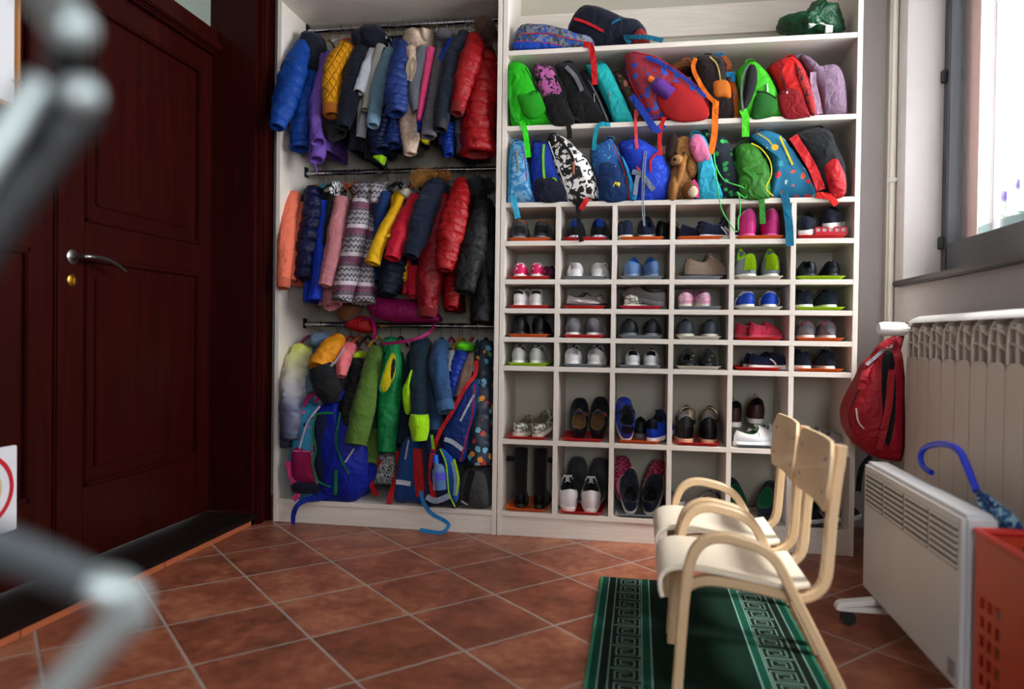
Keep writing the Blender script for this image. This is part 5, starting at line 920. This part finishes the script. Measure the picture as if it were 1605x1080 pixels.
# red backpack hanging from the thermostat end of the radiator
RB2 = F_('#a01628', sh)
r = bag('dark red backpack hanging from the radiator valve in the corner', (0, 0, 1), [(1352, 590), (1366, 565), (1392, 548), (1412, 555), (1416, 640), (1414, 715), (1395, 720), (1368, 715), (1338, 690), (1326, 655), (1334, 625)], RB2, None, -.20, .18, group=None, dome=.02, parts=[('shoulder_strap', [(1410, 528), (1398, 580), (1392, 640), (1378, 705)], RB2, [-.2, -.27, -.28, -.27], .026), ('shoulder_strap', [(1405, 530), (1380, 545), (1358, 580), (1350, 610)], RB2, [-.17, -.2, -.25, -.25], .026), ('hanging_loop', [(1418, 505), (1412, 530), (1404, 560)], BK, [-.155, -.17, -.2], .022), ('zipper', [(1342, 640), (1345, 660), (1354, 672)], F_('#c8b8b8'), None, .006), ('reflector', [(1358, 572), (1372, 560), (1385, 548)], F_('#8a8a90'), [-.26, -.25, -.23], .012), ('strap', [(1365, 715), (1350, 735), (1345, 770)], BK, [-.22]*3, .02)], pads=[('side_panel', [(1385, 560), (1400, 556), (1404, 640), (1392, 700), (1380, 650)], F_('#141014'), .004)])
# ---------------------------------------------------------------- shoes and trays
def shoe_parts(k):
    L, W_, hh, sh_, toe = k['L'], k['W'], k['h'], k.get('shaft', 0), k.get('toe', .036)
    st = k.get('st', .016); m = 36; out = []
    def fp(i, e=1.0):
        a = 6.2832*i/m; y = L/2-L/2*math.cos(a); t = y/L
        w = W_/2*(math.sin(math.pi*min(1, max(0, t))**.9)**.42)*(.80+.22*math.sin(math.pi*min(1, t*.95)-.6)) if 0 < t < 1 else 0
        w = W_/2*abs(math.sin(a))**.62*(.80+.20*t*1.1)
        return Vector((math.copysign(w*e, math.sin(a)), (y-L/2)*(1+(e-1)*.5)+L/2, 0))
    F0 = [fp(i) for i in range(m)]
    r_len = k.get('open', .47)*L; yc = .05*L+r_len/2
    def rim(i):
        a = 6.2832*i/m; y = yc-r_len/2*math.cos(a); t = (y-(yc-r_len/2))/r_len
        z = hh*(1.03-.24*math.sin(math.pi*t)**.8)+(k.get('tong', .008) if t > .8 else 0)*(t-.8)*5
        return Vector((W_*.41*math.sin(a)*(1-.15*t), y, z))
    R0 = [rim(i) for i in range(m)]; rings = []
    N = 9
    for j in range(N+1):
        u = j/N; ring = []
        for i in range(m):
            f, r = F0[i], R0[i]; run = (r-f).length; far = min(1, max(0, (f.y-.55*L)/(.4*L)))
            hu = u*(1-far)+(1-math.cos(u*1.5708))*far; zu = u*(1-far)+math.sin(u*1.5708)**(.9)*far
            p = f.lerp(r, hu); bul = math.sin(math.pi*u)*.10*W_*(1-far)
            d = Vector((f.x, f.y-L*.45, 0)); d = d.normalized() if d.length > 1e-6 else d
            top = r.z*(1-far)+(toe+(r.z-toe)*u)*far
            p = Vector((p.x, p.y, st+(top-st)*zu))+d*bul*.6; ring.append(p)
        rings.append(ring)
    upto = len(rings)
    if sh_:
        c = Vector((0, yc, 0))
        for j in range(1, 9):
            u = j/8; rings.append([Vector((r.x*(1.0+.12*u), (r.y-yc)*(1-.12*u)+yc-.006*math.sin(u*3), hh+(sh_-hh)*u+(r.z-hh)*(1-u))) for r in R0])
    bm = nb(); loft(bm, rings, False, False); out.append(('upper', bm, k['up']))
    last = rings[-1]; c = sum(last, Vector())/m; ins = [last, [c+(p-c)*.97+Vector((0, 0, .003)) for p in last], [c+(p-c)*.86+Vector((0, 0, .001)) for p in last], [Vector((p.x*.86, (p.y-yc)*.9+yc, st+.012 if not sh_ else max(st+.012, last[0].z-.05))) for p in last]]
    bm = nb(); loft(bm, ins, False, True); out.append(('lining', bm, k['lin']))
    e = 1.07; base = [fp(i, e) for i in range(m)]; sr = [[Vector((p.x*.95, p.y, .0)) for p in base], [p+Vector((0, 0, .003)) for p in base], [p+Vector((0, 0, st-.002)) for p in base], [Vector((p.x*.93, (p.y-L/2)*.98+L/2, st+.003)) for p in base]]
    for rr in sr:
        for p in rr:
            if p.y > .75*L: p.z += (p.y-.75*L)*.10
    bm = nb(); loft(bm, sr); out.append(('sole', bm, k['sole']))
    if k.get('tab'):    # heel counter patch
        idx = [(i % m) for i in range(-4, 5)]; j0, j1 = k.get('tj', (5, 9)); vs = []
        bm = nb(); grid = []
        for j in range(j0, j1+1): grid.append([bm.verts.new(rings[j][i]+Vector((rings[j][i].x*.03, -.0022, 0))) for i in idx])
        for a, b in zip(grid, grid[1:]):
            for i in range(8): bm.faces.new((a[i], a[i+1], b[i+1], b[i]))
        bmesh.ops.solidify(bm, geom=bm.faces[:], thickness=.0015); out.append(('heel_patch', bm, k['tab']))
    fy = yc+r_len/2
    if k.get('lace'):
        bm = nb()
        for q in range(4):
            y = fy-.012+q*.014; zt = hh*(.96-.09*q)-.002 if not sh_ else hh*(.95-.1*q); zt = max(zt, toe+.008); w = W_*.24
            tube(bm, [Vector((-w, y, zt-.006)), Vector((0, y+.004*(-1)**q, zt+.004)), Vector((w, y, zt-.006))], .0022, 6, 8)
        tube(bm, [Vector((0, fy-.01, hh+.0)), Vector((.016, fy-.004, hh+.010)), Vector((.024, fy+.01, hh-.004))], .002, 6, 8); tube(bm, [Vector((0, fy-.01, hh)), Vector((-.016, fy-.004, hh+.010)), Vector((-.024, fy+.01, hh-.004))], .002, 6, 8)
        out.append(('laces', bm, k['lace']))
    if k.get('vel'):
        for q in range(k.get('nv', 2)):
            bm = nb(); y = fy-.008+q*.024; zt = hh*(.95-.17*q); w = W_*.46
            ribbon(bm, [Vector((-w, y, zt-.030)), Vector((-w*.75, y, zt-.008)), Vector((0, y, zt+.005)), Vector((w*.75, y, zt-.008)), Vector((w, y, zt-.030))], .017, .003, side=(0, 1, -.3)); out.append(('strap', bm, k['vel']))
    if k.get('stripe'):
        for sx in (-1, 1):
            for q in range(k.get('ns', 1)):
                bm = nb(); y = L*.42+.016*q; ribbon(bm, [Vector((sx*W_*.50, y+.012, st+.004)), Vector((sx*W_*.52, y, st+.018)), Vector((sx*W_*.46, y-.014, hh*.72))], .006, .003, side=(0, 1, 0)); out.append(('side_stripe', bm, k['stripe']))
    if k.get('tong', .008) > .012:
        bm = nb(); ribbon(bm, [Vector((0, fy+.02, hh*.75)), Vector((0, fy-.002, hh*.98)), Vector((0, fy-.008, hh+.022))], W_*.42, .004, side=(1, 0, 0)); out.append(('tongue', bm, k.get('tm', k['up'])))
    if k.get('pom'):
        bm = nb(); fur(bm, [Vector((-.048*k['pom'], L*.3, sh_-.035)), Vector((-.048*k['pom']-.001, L*.3, sh_-.05))], .022, 700, .008); out.append(('pompom', bm, k['up']))
    return out
SH = {}
def shoe(key, loc, rz=0, rx=0, ry=0, label='', group=None, kind='shoe', sc=1.0, rx0=0):
    root = thing(kind, label, 'boot' if 'boot' in kind else 'slipper' if 'slipper' in kind else 'shoe', loc, group or 'childrens shoes in the cubbies')
    if key not in SH:
        SH[key] = []
        for nm, bm, m_ in shoe_parts(ST[key]):
            o = emesh(nm, bm, m_, root); SH[key].append((nm, o.data))
            for v in o.data.vertices: v.co += Vector(loc)
    else:
        for nm, me in SH[key]:
            o = bpy.data.objects.new(nm, me); COL.objects.link(o); o.parent = root
    root.rotation_euler = (math.radians(rx), math.radians(ry), math.radians(rz)); root.scale = (sc,)*3
    return root
WS = plain('white_rubber_sole', '#e4e2de', .5); KS = plain('black_rubber_sole', '#141416', .55); TS = plain('tan_gum_sole', '#c09878', .6); CS = plain('cream_rubber_sole', '#d8d2c0', .6); GS = plain('grey_rubber_sole', '#70757c', .6)
WL = F_('#e6e4e4', 'leather'); lt = 'leather'
def st(L=.185, W=.074, h=.062, **k): return dict(L=L, W=W, h=h, **k)
CAMO = mottle('#a8a89a', '#3c443c', 55, .5, '#d8d4c8'); HEART = blob('#d81c68', ['#f0e8ee', '#f0e8ee'], 55, .25); MAGD = blob('#a01850', ['#e8c8d8', '#e8c8d8'], 90, .25); FLOR = mottle('#d84a68', '#a82848', 70, .55)
ST = {
 'grey_or': st(L=.2, W=.078, h=.078, up=F_('#4a494b'), sole=GS, lin=F_('#c8702a'), tab=F_('#2c2c30'), tj=(2, 6), lace=F_('#c8702a')),
 'blk_blue': st(L=.2, W=.076, h=.078, up=F_('#101216'), sole=mottle('#d8dce8', '#1c2a60', 60, .5), lin=F_('#1c58b8'), tab=F_('#123c90')),
 'navy_suede': st(h=.072, up=F_('#1c2c48'), sole=CS, lin=F_('#141c30'), tab=F_('#1c2c48')),
 'navy_stripe': st(L=.2, h=.07, up=F_('#1a2a44'), sole=WS, lin=F_('#5a6478'), stripe=F_('#e0e0e6'), ns=2, lace=F_('#1a2a44'), tong=.02, vel=F_('#16243c')),
 'hotpink': st(L=.18, W=.074, h=.105, up=F_('#d0308a', lt), sole=plain('pink_rubber_sole', '#e05aa0', .5), lin=F_('#e8c8d8'), tab=F_('#e04a9c', lt)),
 'navy_white': st(h=.066, up=F_('#141c30'), sole=WS, lin=F_('#0c1018')),
 'heart': st(L=.15, W=.062, h=.058, up=HEART, sole=WS, lin=F_('#e8c8d8')),
 'plum': st(L=.15, W=.062, h=.05, up=F_('#6a3050'), sole=KS, lin=F_('#3a2030')),
 'white': st(L=.17, W=.07, h=.058, up=WL, sole=WS, lin=F_('#d8d8d8'), lace=F_('#f0f0f0'), tab=WL),
 'denimslip': st(L=.165, W=.07, h=.062, up=F_('#6a86b0', 'denim'), sole=plain('blue_sole', '#7088a8', .6), lin=F_('#2a68b0'), open=.6),
 'brownboot': st(L=.19, W=.076, h=.085, up=F_('#9a8878'), sole=KS, lin=F_('#4a4038'), lace=F_('#d0bca8'), tong=.02),
 'limehi': st(L=.18, W=.074, h=.088, up=F_('#8a9098'), sole=WS, lin=F_('#a8e818'), tab=F_('#c8f018'), tj=(2, 9), stripe=F_('#2a2c30'), ns=3, tong=.03, tm=F_('#7a8088')),
 'navyslip': st(L=.17, W=.07, h=.06, up=F_('#101c2c', lt), sole=KS, lin=F_('#0c1018'), tab=F_('#142438', lt)),
 'whiteblk': st(L=.17, W=.066, h=.066, up=WL, sole=WS, lin=F_('#8a8c90'), tab=F_('#16181c'), tj=(7, 9), lace=F_('#e8e8e8')),
 'silver': st(L=.17, W=.062, h=.055, up=plain('silver_leather', '#a8a0a0', .3, .7), sole=KS, lin=F_('#1a1a1c'), lace=F_('#141416')),
 'camo': st(L=.19, W=.078, h=.06, up=CAMO, sole=CS, lin=F_('#7a6c5c'), lace=F_('#a8a8a0'), open=.55),
 'greyknit': st(L=.18, W=.076, h=.056, up=F_('#8a8486', 'knit'), sole=GS, lin=F_('#40383a'), open=.6),
 'pinksand': st(L=.145, W=.064, h=.06, up=mottle('#e09ab4', '#d8c8d4', 60, .5), sole=CS, lin=F_('#7a5058'), open=.62, vel=F_('#c888a0'), nv=1),
 'bluewhite': st(L=.17, W=.068, h=.062, up=F_('#1650c0', lt), sole=WS, lin=F_('#e0e0e8'), stripe=F_('#e8e8ee'), vel=F_('#e8e8ec'), nv=2),
 'navysneak': st(L=.185, W=.074, h=.068, up=F_('#14243c'), sole=WS, lin=F_('#0c1420'), lace=F_('#1a2c48')),
 'black': st(L=.18, W=.074, h=.075, up=F_('#0c0c0e', lt), sole=KS, lin=F_('#0a0a0c'), lace=F_('#101012')),
 'silversneak': st(L=.175, W=.07, h=.07, up=F_('#8e8e96'), sole=WS, lin=F_('#b0b0b6'), tab=F_('#a8a8b2', 'mesh'), tj=(1, 5), lace=F_('#b8b8be')),
 'dkgrey': st(L=.19, W=.078, h=.066, up=F_('#2a2d32', lt), sole=GS, lin=F_('#16181a'), open=.5),
 'greyblue': st(L=.18, W=.074, h=.066, up=F_('#4c545e', lt), sole=CS, lin=F_('#22262c'), vel=F_('#3c444e')),
 'floral': st(L=.15, W=.062, h=.065, up=FLOR, sole=plain('pink_sole', '#c85070', .6), lin=F_('#d86a80'), vel=FLOR, nv=1),
 'ltgrey': st(L=.17, W=.07, h=.064, up=F_('#7a8088'), sole=WS, lin=F_('#c86a80'), lace=F_('#c0c4c8')),
 'offwhite': st(L=.175, W=.066, h=.068, up=F_('#c8c8c4', lt), sole=WS, lin=F_('#303234'), lace=F_('#d8d8d8')),
 'whitenavy': st(L=.19, W=.078, h=.07, up=WL, sole=WS, lin=F_('#16285a'), tab=WL, lace=F_('#e8e8e8')),
 'whitetab': st(L=.165, W=.062, h=.062, up=WL, sole=WS, lin=F_('#2a2c34'), tab=F_('#1c2840'), tj=(6, 9), vel=WL),
 'dkyellow': st(L=.165, W=.068, h=.064, up=F_('#2c3036'), sole=KS, lin=F_('#50545a'), tab=blob('#2c3036', ['#d8c020', '#2c3036'], 70, .35), tj=(3, 7)),
 'navyside': st(L=.2, h=.062, up=F_('#14244a'), sole=WS, lin=F_('#0c1830'), stripe=F_('#e0e0e6'), ns=1, vel=F_('#101c38')),
 'picture': st(L=.19, W=.076, h=.055, up=F_('#15202e', lt), sole=KS, lin=F_('#6a5030'), open=.5, vel=blob('#123a68', ['#d8a020', '#c03a28', '#d8c090'], 50, .42), nv=2),
 'bluehi': st(L=.2, W=.08, h=.088, up=F_('#1444b8', lt), sole=WS, lin=F_('#1a1c28'), tab=F_('#15182a', lt), tj=(5, 9), vel=F_('#1a2238'), nv=1, tong=.02, tm=F_('#20283c')),
 'furboot': st(L=.185, W=.076, h=.105, up=F_('#121318', lt), sole=TS, lin=F_('#b0b0b0', 'knit'), tab=F_('#1a1b20', lt), tj=(1, 5)),
 'gold': st(L=.17, W=.068, h=.06, up=plain('gold_beige_leather', '#a8957c', .35, .4), sole=KS, lin=F_('#6a5c4c'), vel=plain('gold_beige_leather', '#a8957c', .35, .4), nv=1),
 'whitevel': st(L=.21, W=.082, h=.062, up=WL, sole=WS, lin=F_('#3a5a30'), vel=F_('#d8d8dc', lt), nv=3, tong=.02, tm=WL),
 'brownank': st(L=.17, W=.072, h=.10, up=F_('#4a2c22', lt), sole=plain('white_yellow_sole', '#e0ddd4', .5), lin=F_('#b8a898', 'knit'), tab=F_('#2c2226'), tj=(6, 9)),
 'ltsilver': st(L=.19, W=.074, h=.06, up=F_('#b4b0ac', lt), sole=WS, lin=F_('#807c78'), lace=F_('#8a8884')),
 'tallboot': st(L=.17, W=.068, h=.075, shaft=.245, up=F_('#0e0e10'), sole=KS, lin=F_('#0a0a0a'), open=.46, tab=F_('#121214', lt), tj=(0, 6), pom=1),
 'whitehi': st(L=.21, W=.084, h=.088, up=WL, sole=WS, lin=F_('#101114'), lace=F_('#e8e8e8'), tong=.022, tm=F_('#e8e8ec')),
 'greyslip': st(L=.20, W=.088, h=.055, up=F_('#45464a', 'knit'), sole=GS, lin=F_('#303034'), open=.45, toe=.05),
 'navyshoe': st(L=.20, W=.078, h=.062, up=F_('#16243e'), sole=CS, lin=F_('#080c14'), tab=F_('#1c2e4c'), vel=F_('#14203a')),
 'magslip': st(L=.19, W=.086, h=.055, up=MAGD, sole=GS, lin=F_('#c890a8'), open=.45, toe=.052),
 'sandal': st(L=.17, W=.07, h=.05, up=plain('silver_leather', '#a8a0a0', .3, .7), sole=KS, lin=F_('#b0a8a0'), open=.6, vel=F_('#18304a'), nv=2),
 'greenslip': st(L=.19, W=.08, h=.05, up=F_('#142038'), sole=KS, lin=F_('#0c6a44'), open=.58, toe=.045),
 'blkpink': st(L=.19, W=.076, h=.068, up=F_('#2a2a34'), sole=WS, lin=F_('#16161c'), stripe=F_('#b090a8'), vel=F_('#16161a')),
}
TC = dict(orange='#e8661c', red='#d41c1e', grey='#8c949e', white='#e0dcd0', lime='#b0e010', crimson='#c8143c', charcoal='#34363e')
ORD = ['', 'first', 'second', 'third', 'fourth', 'fifth', 'sixth', 'seventh']
RZs = [ZL[k] for k in 'defghij']
TRAY = {}
def tray(color, X, z, y0=.004, dy=.26, wid=.2, label='', rz=0):
    if color not in TRAY:
        bm = nb(); a, b = wid/2, dy; rr = .02; rings = []
        for ins, zz_ in ((.016, 0.0), (.004, .010), (0, .0125), (-.004, .0135), (-.004, .0145), (.001, .0145), (.006, .011), (.018, .003)):
            ring = []
            for cx, cy, a0 in ((a-rr, rr, -90), (a-rr, b-rr, 0), (-a+rr, b-rr, 90), (-a+rr, rr, 180)):
                for q in range(5):
                    an = math.radians(a0+22.5*q); r_ = max(.002, rr-ins); ring.append((cx+(math.cos(an))*r_, cy+math.sin(an)*r_, zz_))
            rings.append(ring)
        loft(bm, rings); o = emesh('shoe_tray', bm, plain('glossy_tray_'+color, TC[color], .28), loc=(0, 0, 0)); TRAY[color] = o
    else:
        o = TRAY[color].copy(); COL.objects.link(o)
    o.location = (X, y0, z+.0005); o.rotation_euler = (0, 0, math.radians(rz)); o.scale = (.93, 1, 1); tag(o, label, 'tray', 'plastic shoe trays in the cubbies'); return o
TT = .0035
# (row, column, tray, pair description, kind word, [(style, dx, dy, rz, rx, which, dz)])
def pr(k, dx=-.043, sp=.084, y=.035, a=3, rx=0, b=None): return [(k, dx, y, a, rx, 'left', 0), (k, dx+sp, y, -a if b is None else b, rx, 'right', 0)]
CUB = [
 (1, 1, 'orange', 'grey trail shoe with orange lining', 'shoe', pr('grey_or', -.048, .09)),
 (1, 2, 'red', 'black shoe with blue collar', 'shoe', pr('blk_blue', -.04, .09)),
 (1, 3, 'orange', 'navy suede shoe', 'shoe', [('navy_suede', -.055, .04, 18, 0, 'left', 0), ('navy_suede', .01, .05, -5, 12, 'middle', .0), ('black', .062, .11, -35, 0, 'black', 0)]),
 (1, 4, 'orange', 'navy sneaker with white stripes', 'shoe', [('navy_stripe', .0, .055, -68, 0, 'front', 0), ('navy_stripe', -.075, .14, -60, 0, 'back', 0)]),
 (1, 5, 'orange', 'hot pink high shoe', 'boot', pr('hotpink', -.042, .082)),
 (1, 6, 'red', 'dark navy shoe with white sole', 'shoe', [('navy_white', -.068, .03, -22, 14, 'left', .01), ('navy_white', .02, .04, -24, 10, 'right', .040)]),
 (2, 1, 'red', 'pink slipper with white hearts', 'slipper', pr('heart', -.042, .066)+[('plum', .062, .10, -8, 0, 'plum coloured', 0)]),
 (2, 2, 'grey', 'white sneaker', 'shoe', pr('white', -.035, .082, a=8)),
 (2, 3, 'grey', 'blue denim slipper', 'slipper', pr('denimslip', -.045, .092, rx=10, a=-8)),
 (2, 4, 'grey', 'taupe lace-up boot lying sideways', 'boot', [('brownboot', -.055, .07, -72, 0, 'front', 0), ('brownboot', -.06, .16, -80, 0, 'back', 0)]),
 (2, 5, 'white', 'grey high sneaker with neon yellow heel', 'shoe', [('limehi', -.03, .035, 20, 0, 'left', 0), ('limehi', .045, .035, -3, 0, 'right', 0)]),
 (2, 6, 'lime', 'dark navy slipper', 'slipper', pr('navyslip', -.04, .082)),
 (3, 1, 'red', 'white sneaker with black heel tab', 'shoe', pr('whiteblk', -.048, .075, a=-6)),
 (3, 2, 'red', 'silver shoe lying sideways', 'shoe', [('silver', -.075, .06, -75, 0, 'left', 0), ('silver', .075, .09, 70, 0, 'right', 0)]),
 (3, 3, 'crimson', 'tilted slipper', 'slipper', [('camo', -.065, .06, -60, 0, 'camouflage', 0), ('greyknit', .085, .045, 60, 14, 'grey knitted', .005)]),
 (3, 4, 'grey', 'pale pink sandal', 'shoe', pr('pinksand', -.055, .075, a=-5, rx=8)),
 (3, 5, 'white', 'royal blue sneaker with white trim', 'shoe', pr('bluewhite', -.038, .078, a=6)),
 (3, 6, 'lime', 'navy sneaker with white sole', 'shoe', pr('navysneak', -.045, .082, a=14, b=2)),
 (4, 1, 'orange', 'black leather boot', 'boot', pr('black', -.04, .078)),
 (4, 2, 'red', 'silver grey sneaker', 'shoe', pr('silversneak', -.045, .077, a=4)),
 (4, 3, 'grey', 'dark grey leather shoe', 'shoe', pr('dkgrey', -.042, .082, a=4)),
 (4, 4, 'white', 'slate grey velcro shoe', 'shoe', pr('greyblue', -.045, .088)),
 (4, 5, 'red', 'pink floral baby shoe', 'shoe', [('floral', -.03, .06, -62, 0, 'right', 0), ('floral', -.075, .15, -62, 0, 'left', 0)]),
 (4, 6, 'orange', 'light grey sneaker', 'shoe', pr('ltgrey', -.043, .08, a=-2)),
 (5, 1, 'lime', 'off-white leather sneaker', 'shoe', pr('offwhite', -.045, .07)),
 (5, 2, 'grey', 'white sneaker with navy collar', 'shoe', pr('whitenavy', -.045, .088)),
 (5, 3, 'grey', 'white sneaker with navy heel tab', 'shoe', pr('whitetab', -.03, .07, a=2)),
 (5, 4, 'white', 'charcoal shoe with yellow spots', 'shoe', pr('dkyellow', -.035, .072)),
 (5, 5, 'red', 'navy sneaker with a white stripe', 'shoe', [('navyside', -.03, .055, -70, 0, 'front', 0), ('navyside', -.04, .15, -70, 0, 'back', 0)]),
 (5, 6, 'orange', 'navy running shoe', 'shoe', pr('navysneak', -.048, .082, a=14, b=0)),
 (6, 1, 'red', 'camouflage canvas shoe', 'shoe', [('camo', -.052, .045, -20, 6, 'left', 0), ('camo', .038, .035, -22, 22, 'right', 0)]),
 (6, 2, 'red', 'dark slipper with a bright picture', 'slipper', [('picture', -.02, .07, 3, 48, 'left', 0), ('picture', .063, .07, -3, 52, 'right', 0)]),
 (6, 3, 'orange', 'royal blue high-top sneaker', 'shoe', [('bluehi', -.058, .06, 8, 50, 'left', 0), ('bluehi', .05, .04, -24, 8, 'right', 0), ('dkgrey', .005, .17, 0, 0, 'grey', 0)]),
 (6, 4, 'red', 'black fur-lined ankle boot', 'boot', pr('furboot', -.046, .095, y=.05)+[('gold', -.022, .155, 8, 0, 'gold left', .072), ('gold', .052, .155, -10, 0, 'gold right', .072)]),
 (6, 5, 'grey', 'white velcro sneaker', 'shoe', [('whitevel', -.092, .045, -66, 0, 'front', 0), ('whitevel', -.03, .13, -60, 0, 'back', 0), ('brownank', -.078, .12, 5, 0, 'brown left', .072), ('brownank', .012, .13, -3, 0, 'brown right', .088)]),
 (6, 6, 'crimson', 'pale silver sneaker', 'shoe', [('ltsilver', -.02, .07, -55, 0, 'front', 0), ('ltsilver', -.06, .17, -70, 0, 'back', 0)]),
 (7, 1, 'orange', 'tall black boot with a pompom', 'boot', [('tallboot', -.035, .075, 6, 0, 'left', 0), ('tallboot_r', .048, .075, -4, 0, 'right', 0)]),
 (7, 2, 'red', 'white high-top sneaker', 'shoe', [('whitehi', -.055, .05, 12, 12, 'left', 0), ('whitehi', .04, .045, 4, 12, 'right', 0), ('greyslip', -.03, .15, 4, 50, 'grey slipper left', .02), ('greyslip', .06, .15, -4, 50, 'grey slipper right', .02)]),
 (7, 3, 'grey', 'navy velcro shoe', 'shoe', [('navyshoe', -.035, .07, 4, 46, 'left', 0), ('navyshoe', .048, .065, -12, 40, 'right', 0), ('magslip', -.065, .16, 10, 58, 'magenta slipper left', .03), ('magslip', .055, .16, -18, 50, 'magenta slipper right', .03)]),
 (7, 4, 'grey', 'silver sandal', 'shoe', [('sandal', -.06, .08, 20, 12, 'left', 0), ('sandal', .03, .12, -30, 20, 'right', 0)]),
 (7, 5, 'white', 'navy slipper with green lining', 'slipper', [('greenslip', -.055, .12, 12, 34, 'left', 0), ('greenslip', .04, .09, -22, 34, 'right', 0)]),
 (7, 6, 'charcoal', 'black and pink sneaker', 'shoe', [('blkpink', -.06, .06, -50, 0, 'left', 0), ('blkpink', .04, .13, -60, 0, 'right', 0)]),
]
ST['tallboot_r'] = dict(ST['tallboot'], pom=-1)
TD = {1: 'top', 2: 'second', 3: 'third', 4: 'fourth', 5: 'fifth', 6: 'sixth', 7: 'bottom'}
CD = {1: 'first column', 2: 'second column', 3: 'third column', 4: 'fourth column', 5: 'fifth column', 6: 'last column'}
for row, col, tc, desc, kd, lst in CUB:
    X = (col-.5)*CW; z = RZs[row-1]; where = '%s cubby row, %s' % (TD[row], CD[col])
    tr_ = tray(tc, X-.006, z, label='%s tray under the %s, %s' % (tc, ' '.join(desc.split(' ')[:4]), where))
    if tc == 'grey': tr_['label'] = 'grey tray, %s, under the %s' % (where, ' '.join(desc.split(' ')[:4]))
    for key, dx, dy, rz, rx, which, dz in lst:
        d2 = desc; kk = kd
        if which == 'black': d2 = 'shoe behind the navy pair'
        if which == 'plum coloured': d2 = 'slipper beside the hearted pair'
        if which == 'grey': d2 = 'shoe behind the blue high-tops'
        if which.startswith('gold'): d2 = 'metallic shoe behind the black boots'; kk = 'shoe'
        if which.startswith('brown'): d2 = 'leather boot behind the white sneakers'; kk = 'boot'
        if 'slipper' in which: d2 = 'at the back'; kk = 'slipper'
        if row == 1 and col == 6 or True:
            x0 = X+dx; kname = {'shoe': 'shoe', 'boot': 'ankle_boot', 'slipper': 'slipper'}[kk]
            if key.startswith('tall'): kname = 'tall_boot'
            lab = '%s %s, %s' % (which, d2, where)
            sc_ = {1: 1.17, 2: 1.17, 3: 1.15, 4: 1.12, 5: 1.12, 6: 1.12, 7: 1.15}[row]*(.93 if key.startswith('tall') else 1)
            if rx == 0 and abs(rz) > 45: sc_ *= .93
            shoe(key, (X-.004+dx*(1.1 if row < 6 else 1.0), dy-.012, z+TT+.001+dz), rz, rx, 0, lab, 'childrens shoes in the %s cubby row' % TD[row], kname, sc_)
# clear red toy box
bx_ = thing('toy_bus', 'small red toy bus with clear windows, top cubby row, last column', 'toy', (5.5*CW+.03, .03, RZs[0]+.0145))
X = 5.5*CW+.03; z = RZs[0]+.0155
bm = nb(); box(bm, X-.065, X+.065, .022, .062, z, z+.016, .003); box(bm, X-.065, X+.065, .022, .062, z+.030, z+.036, .003)
for k in range(6): box(bm, X-.065+.0248*k, X-.059+.0248*k, .022, .062, z+.014, z+.032)
emesh('body', bm, plain('clear_red_plastic', '#b01828', .2), bx_)
bm = nb(); box(bm, X-.062, X+.062, .026, .058, z+.015, z+.031); emesh('windows', bm, plain('pale_pink_window', '#c8a0a8', .2), bx_)
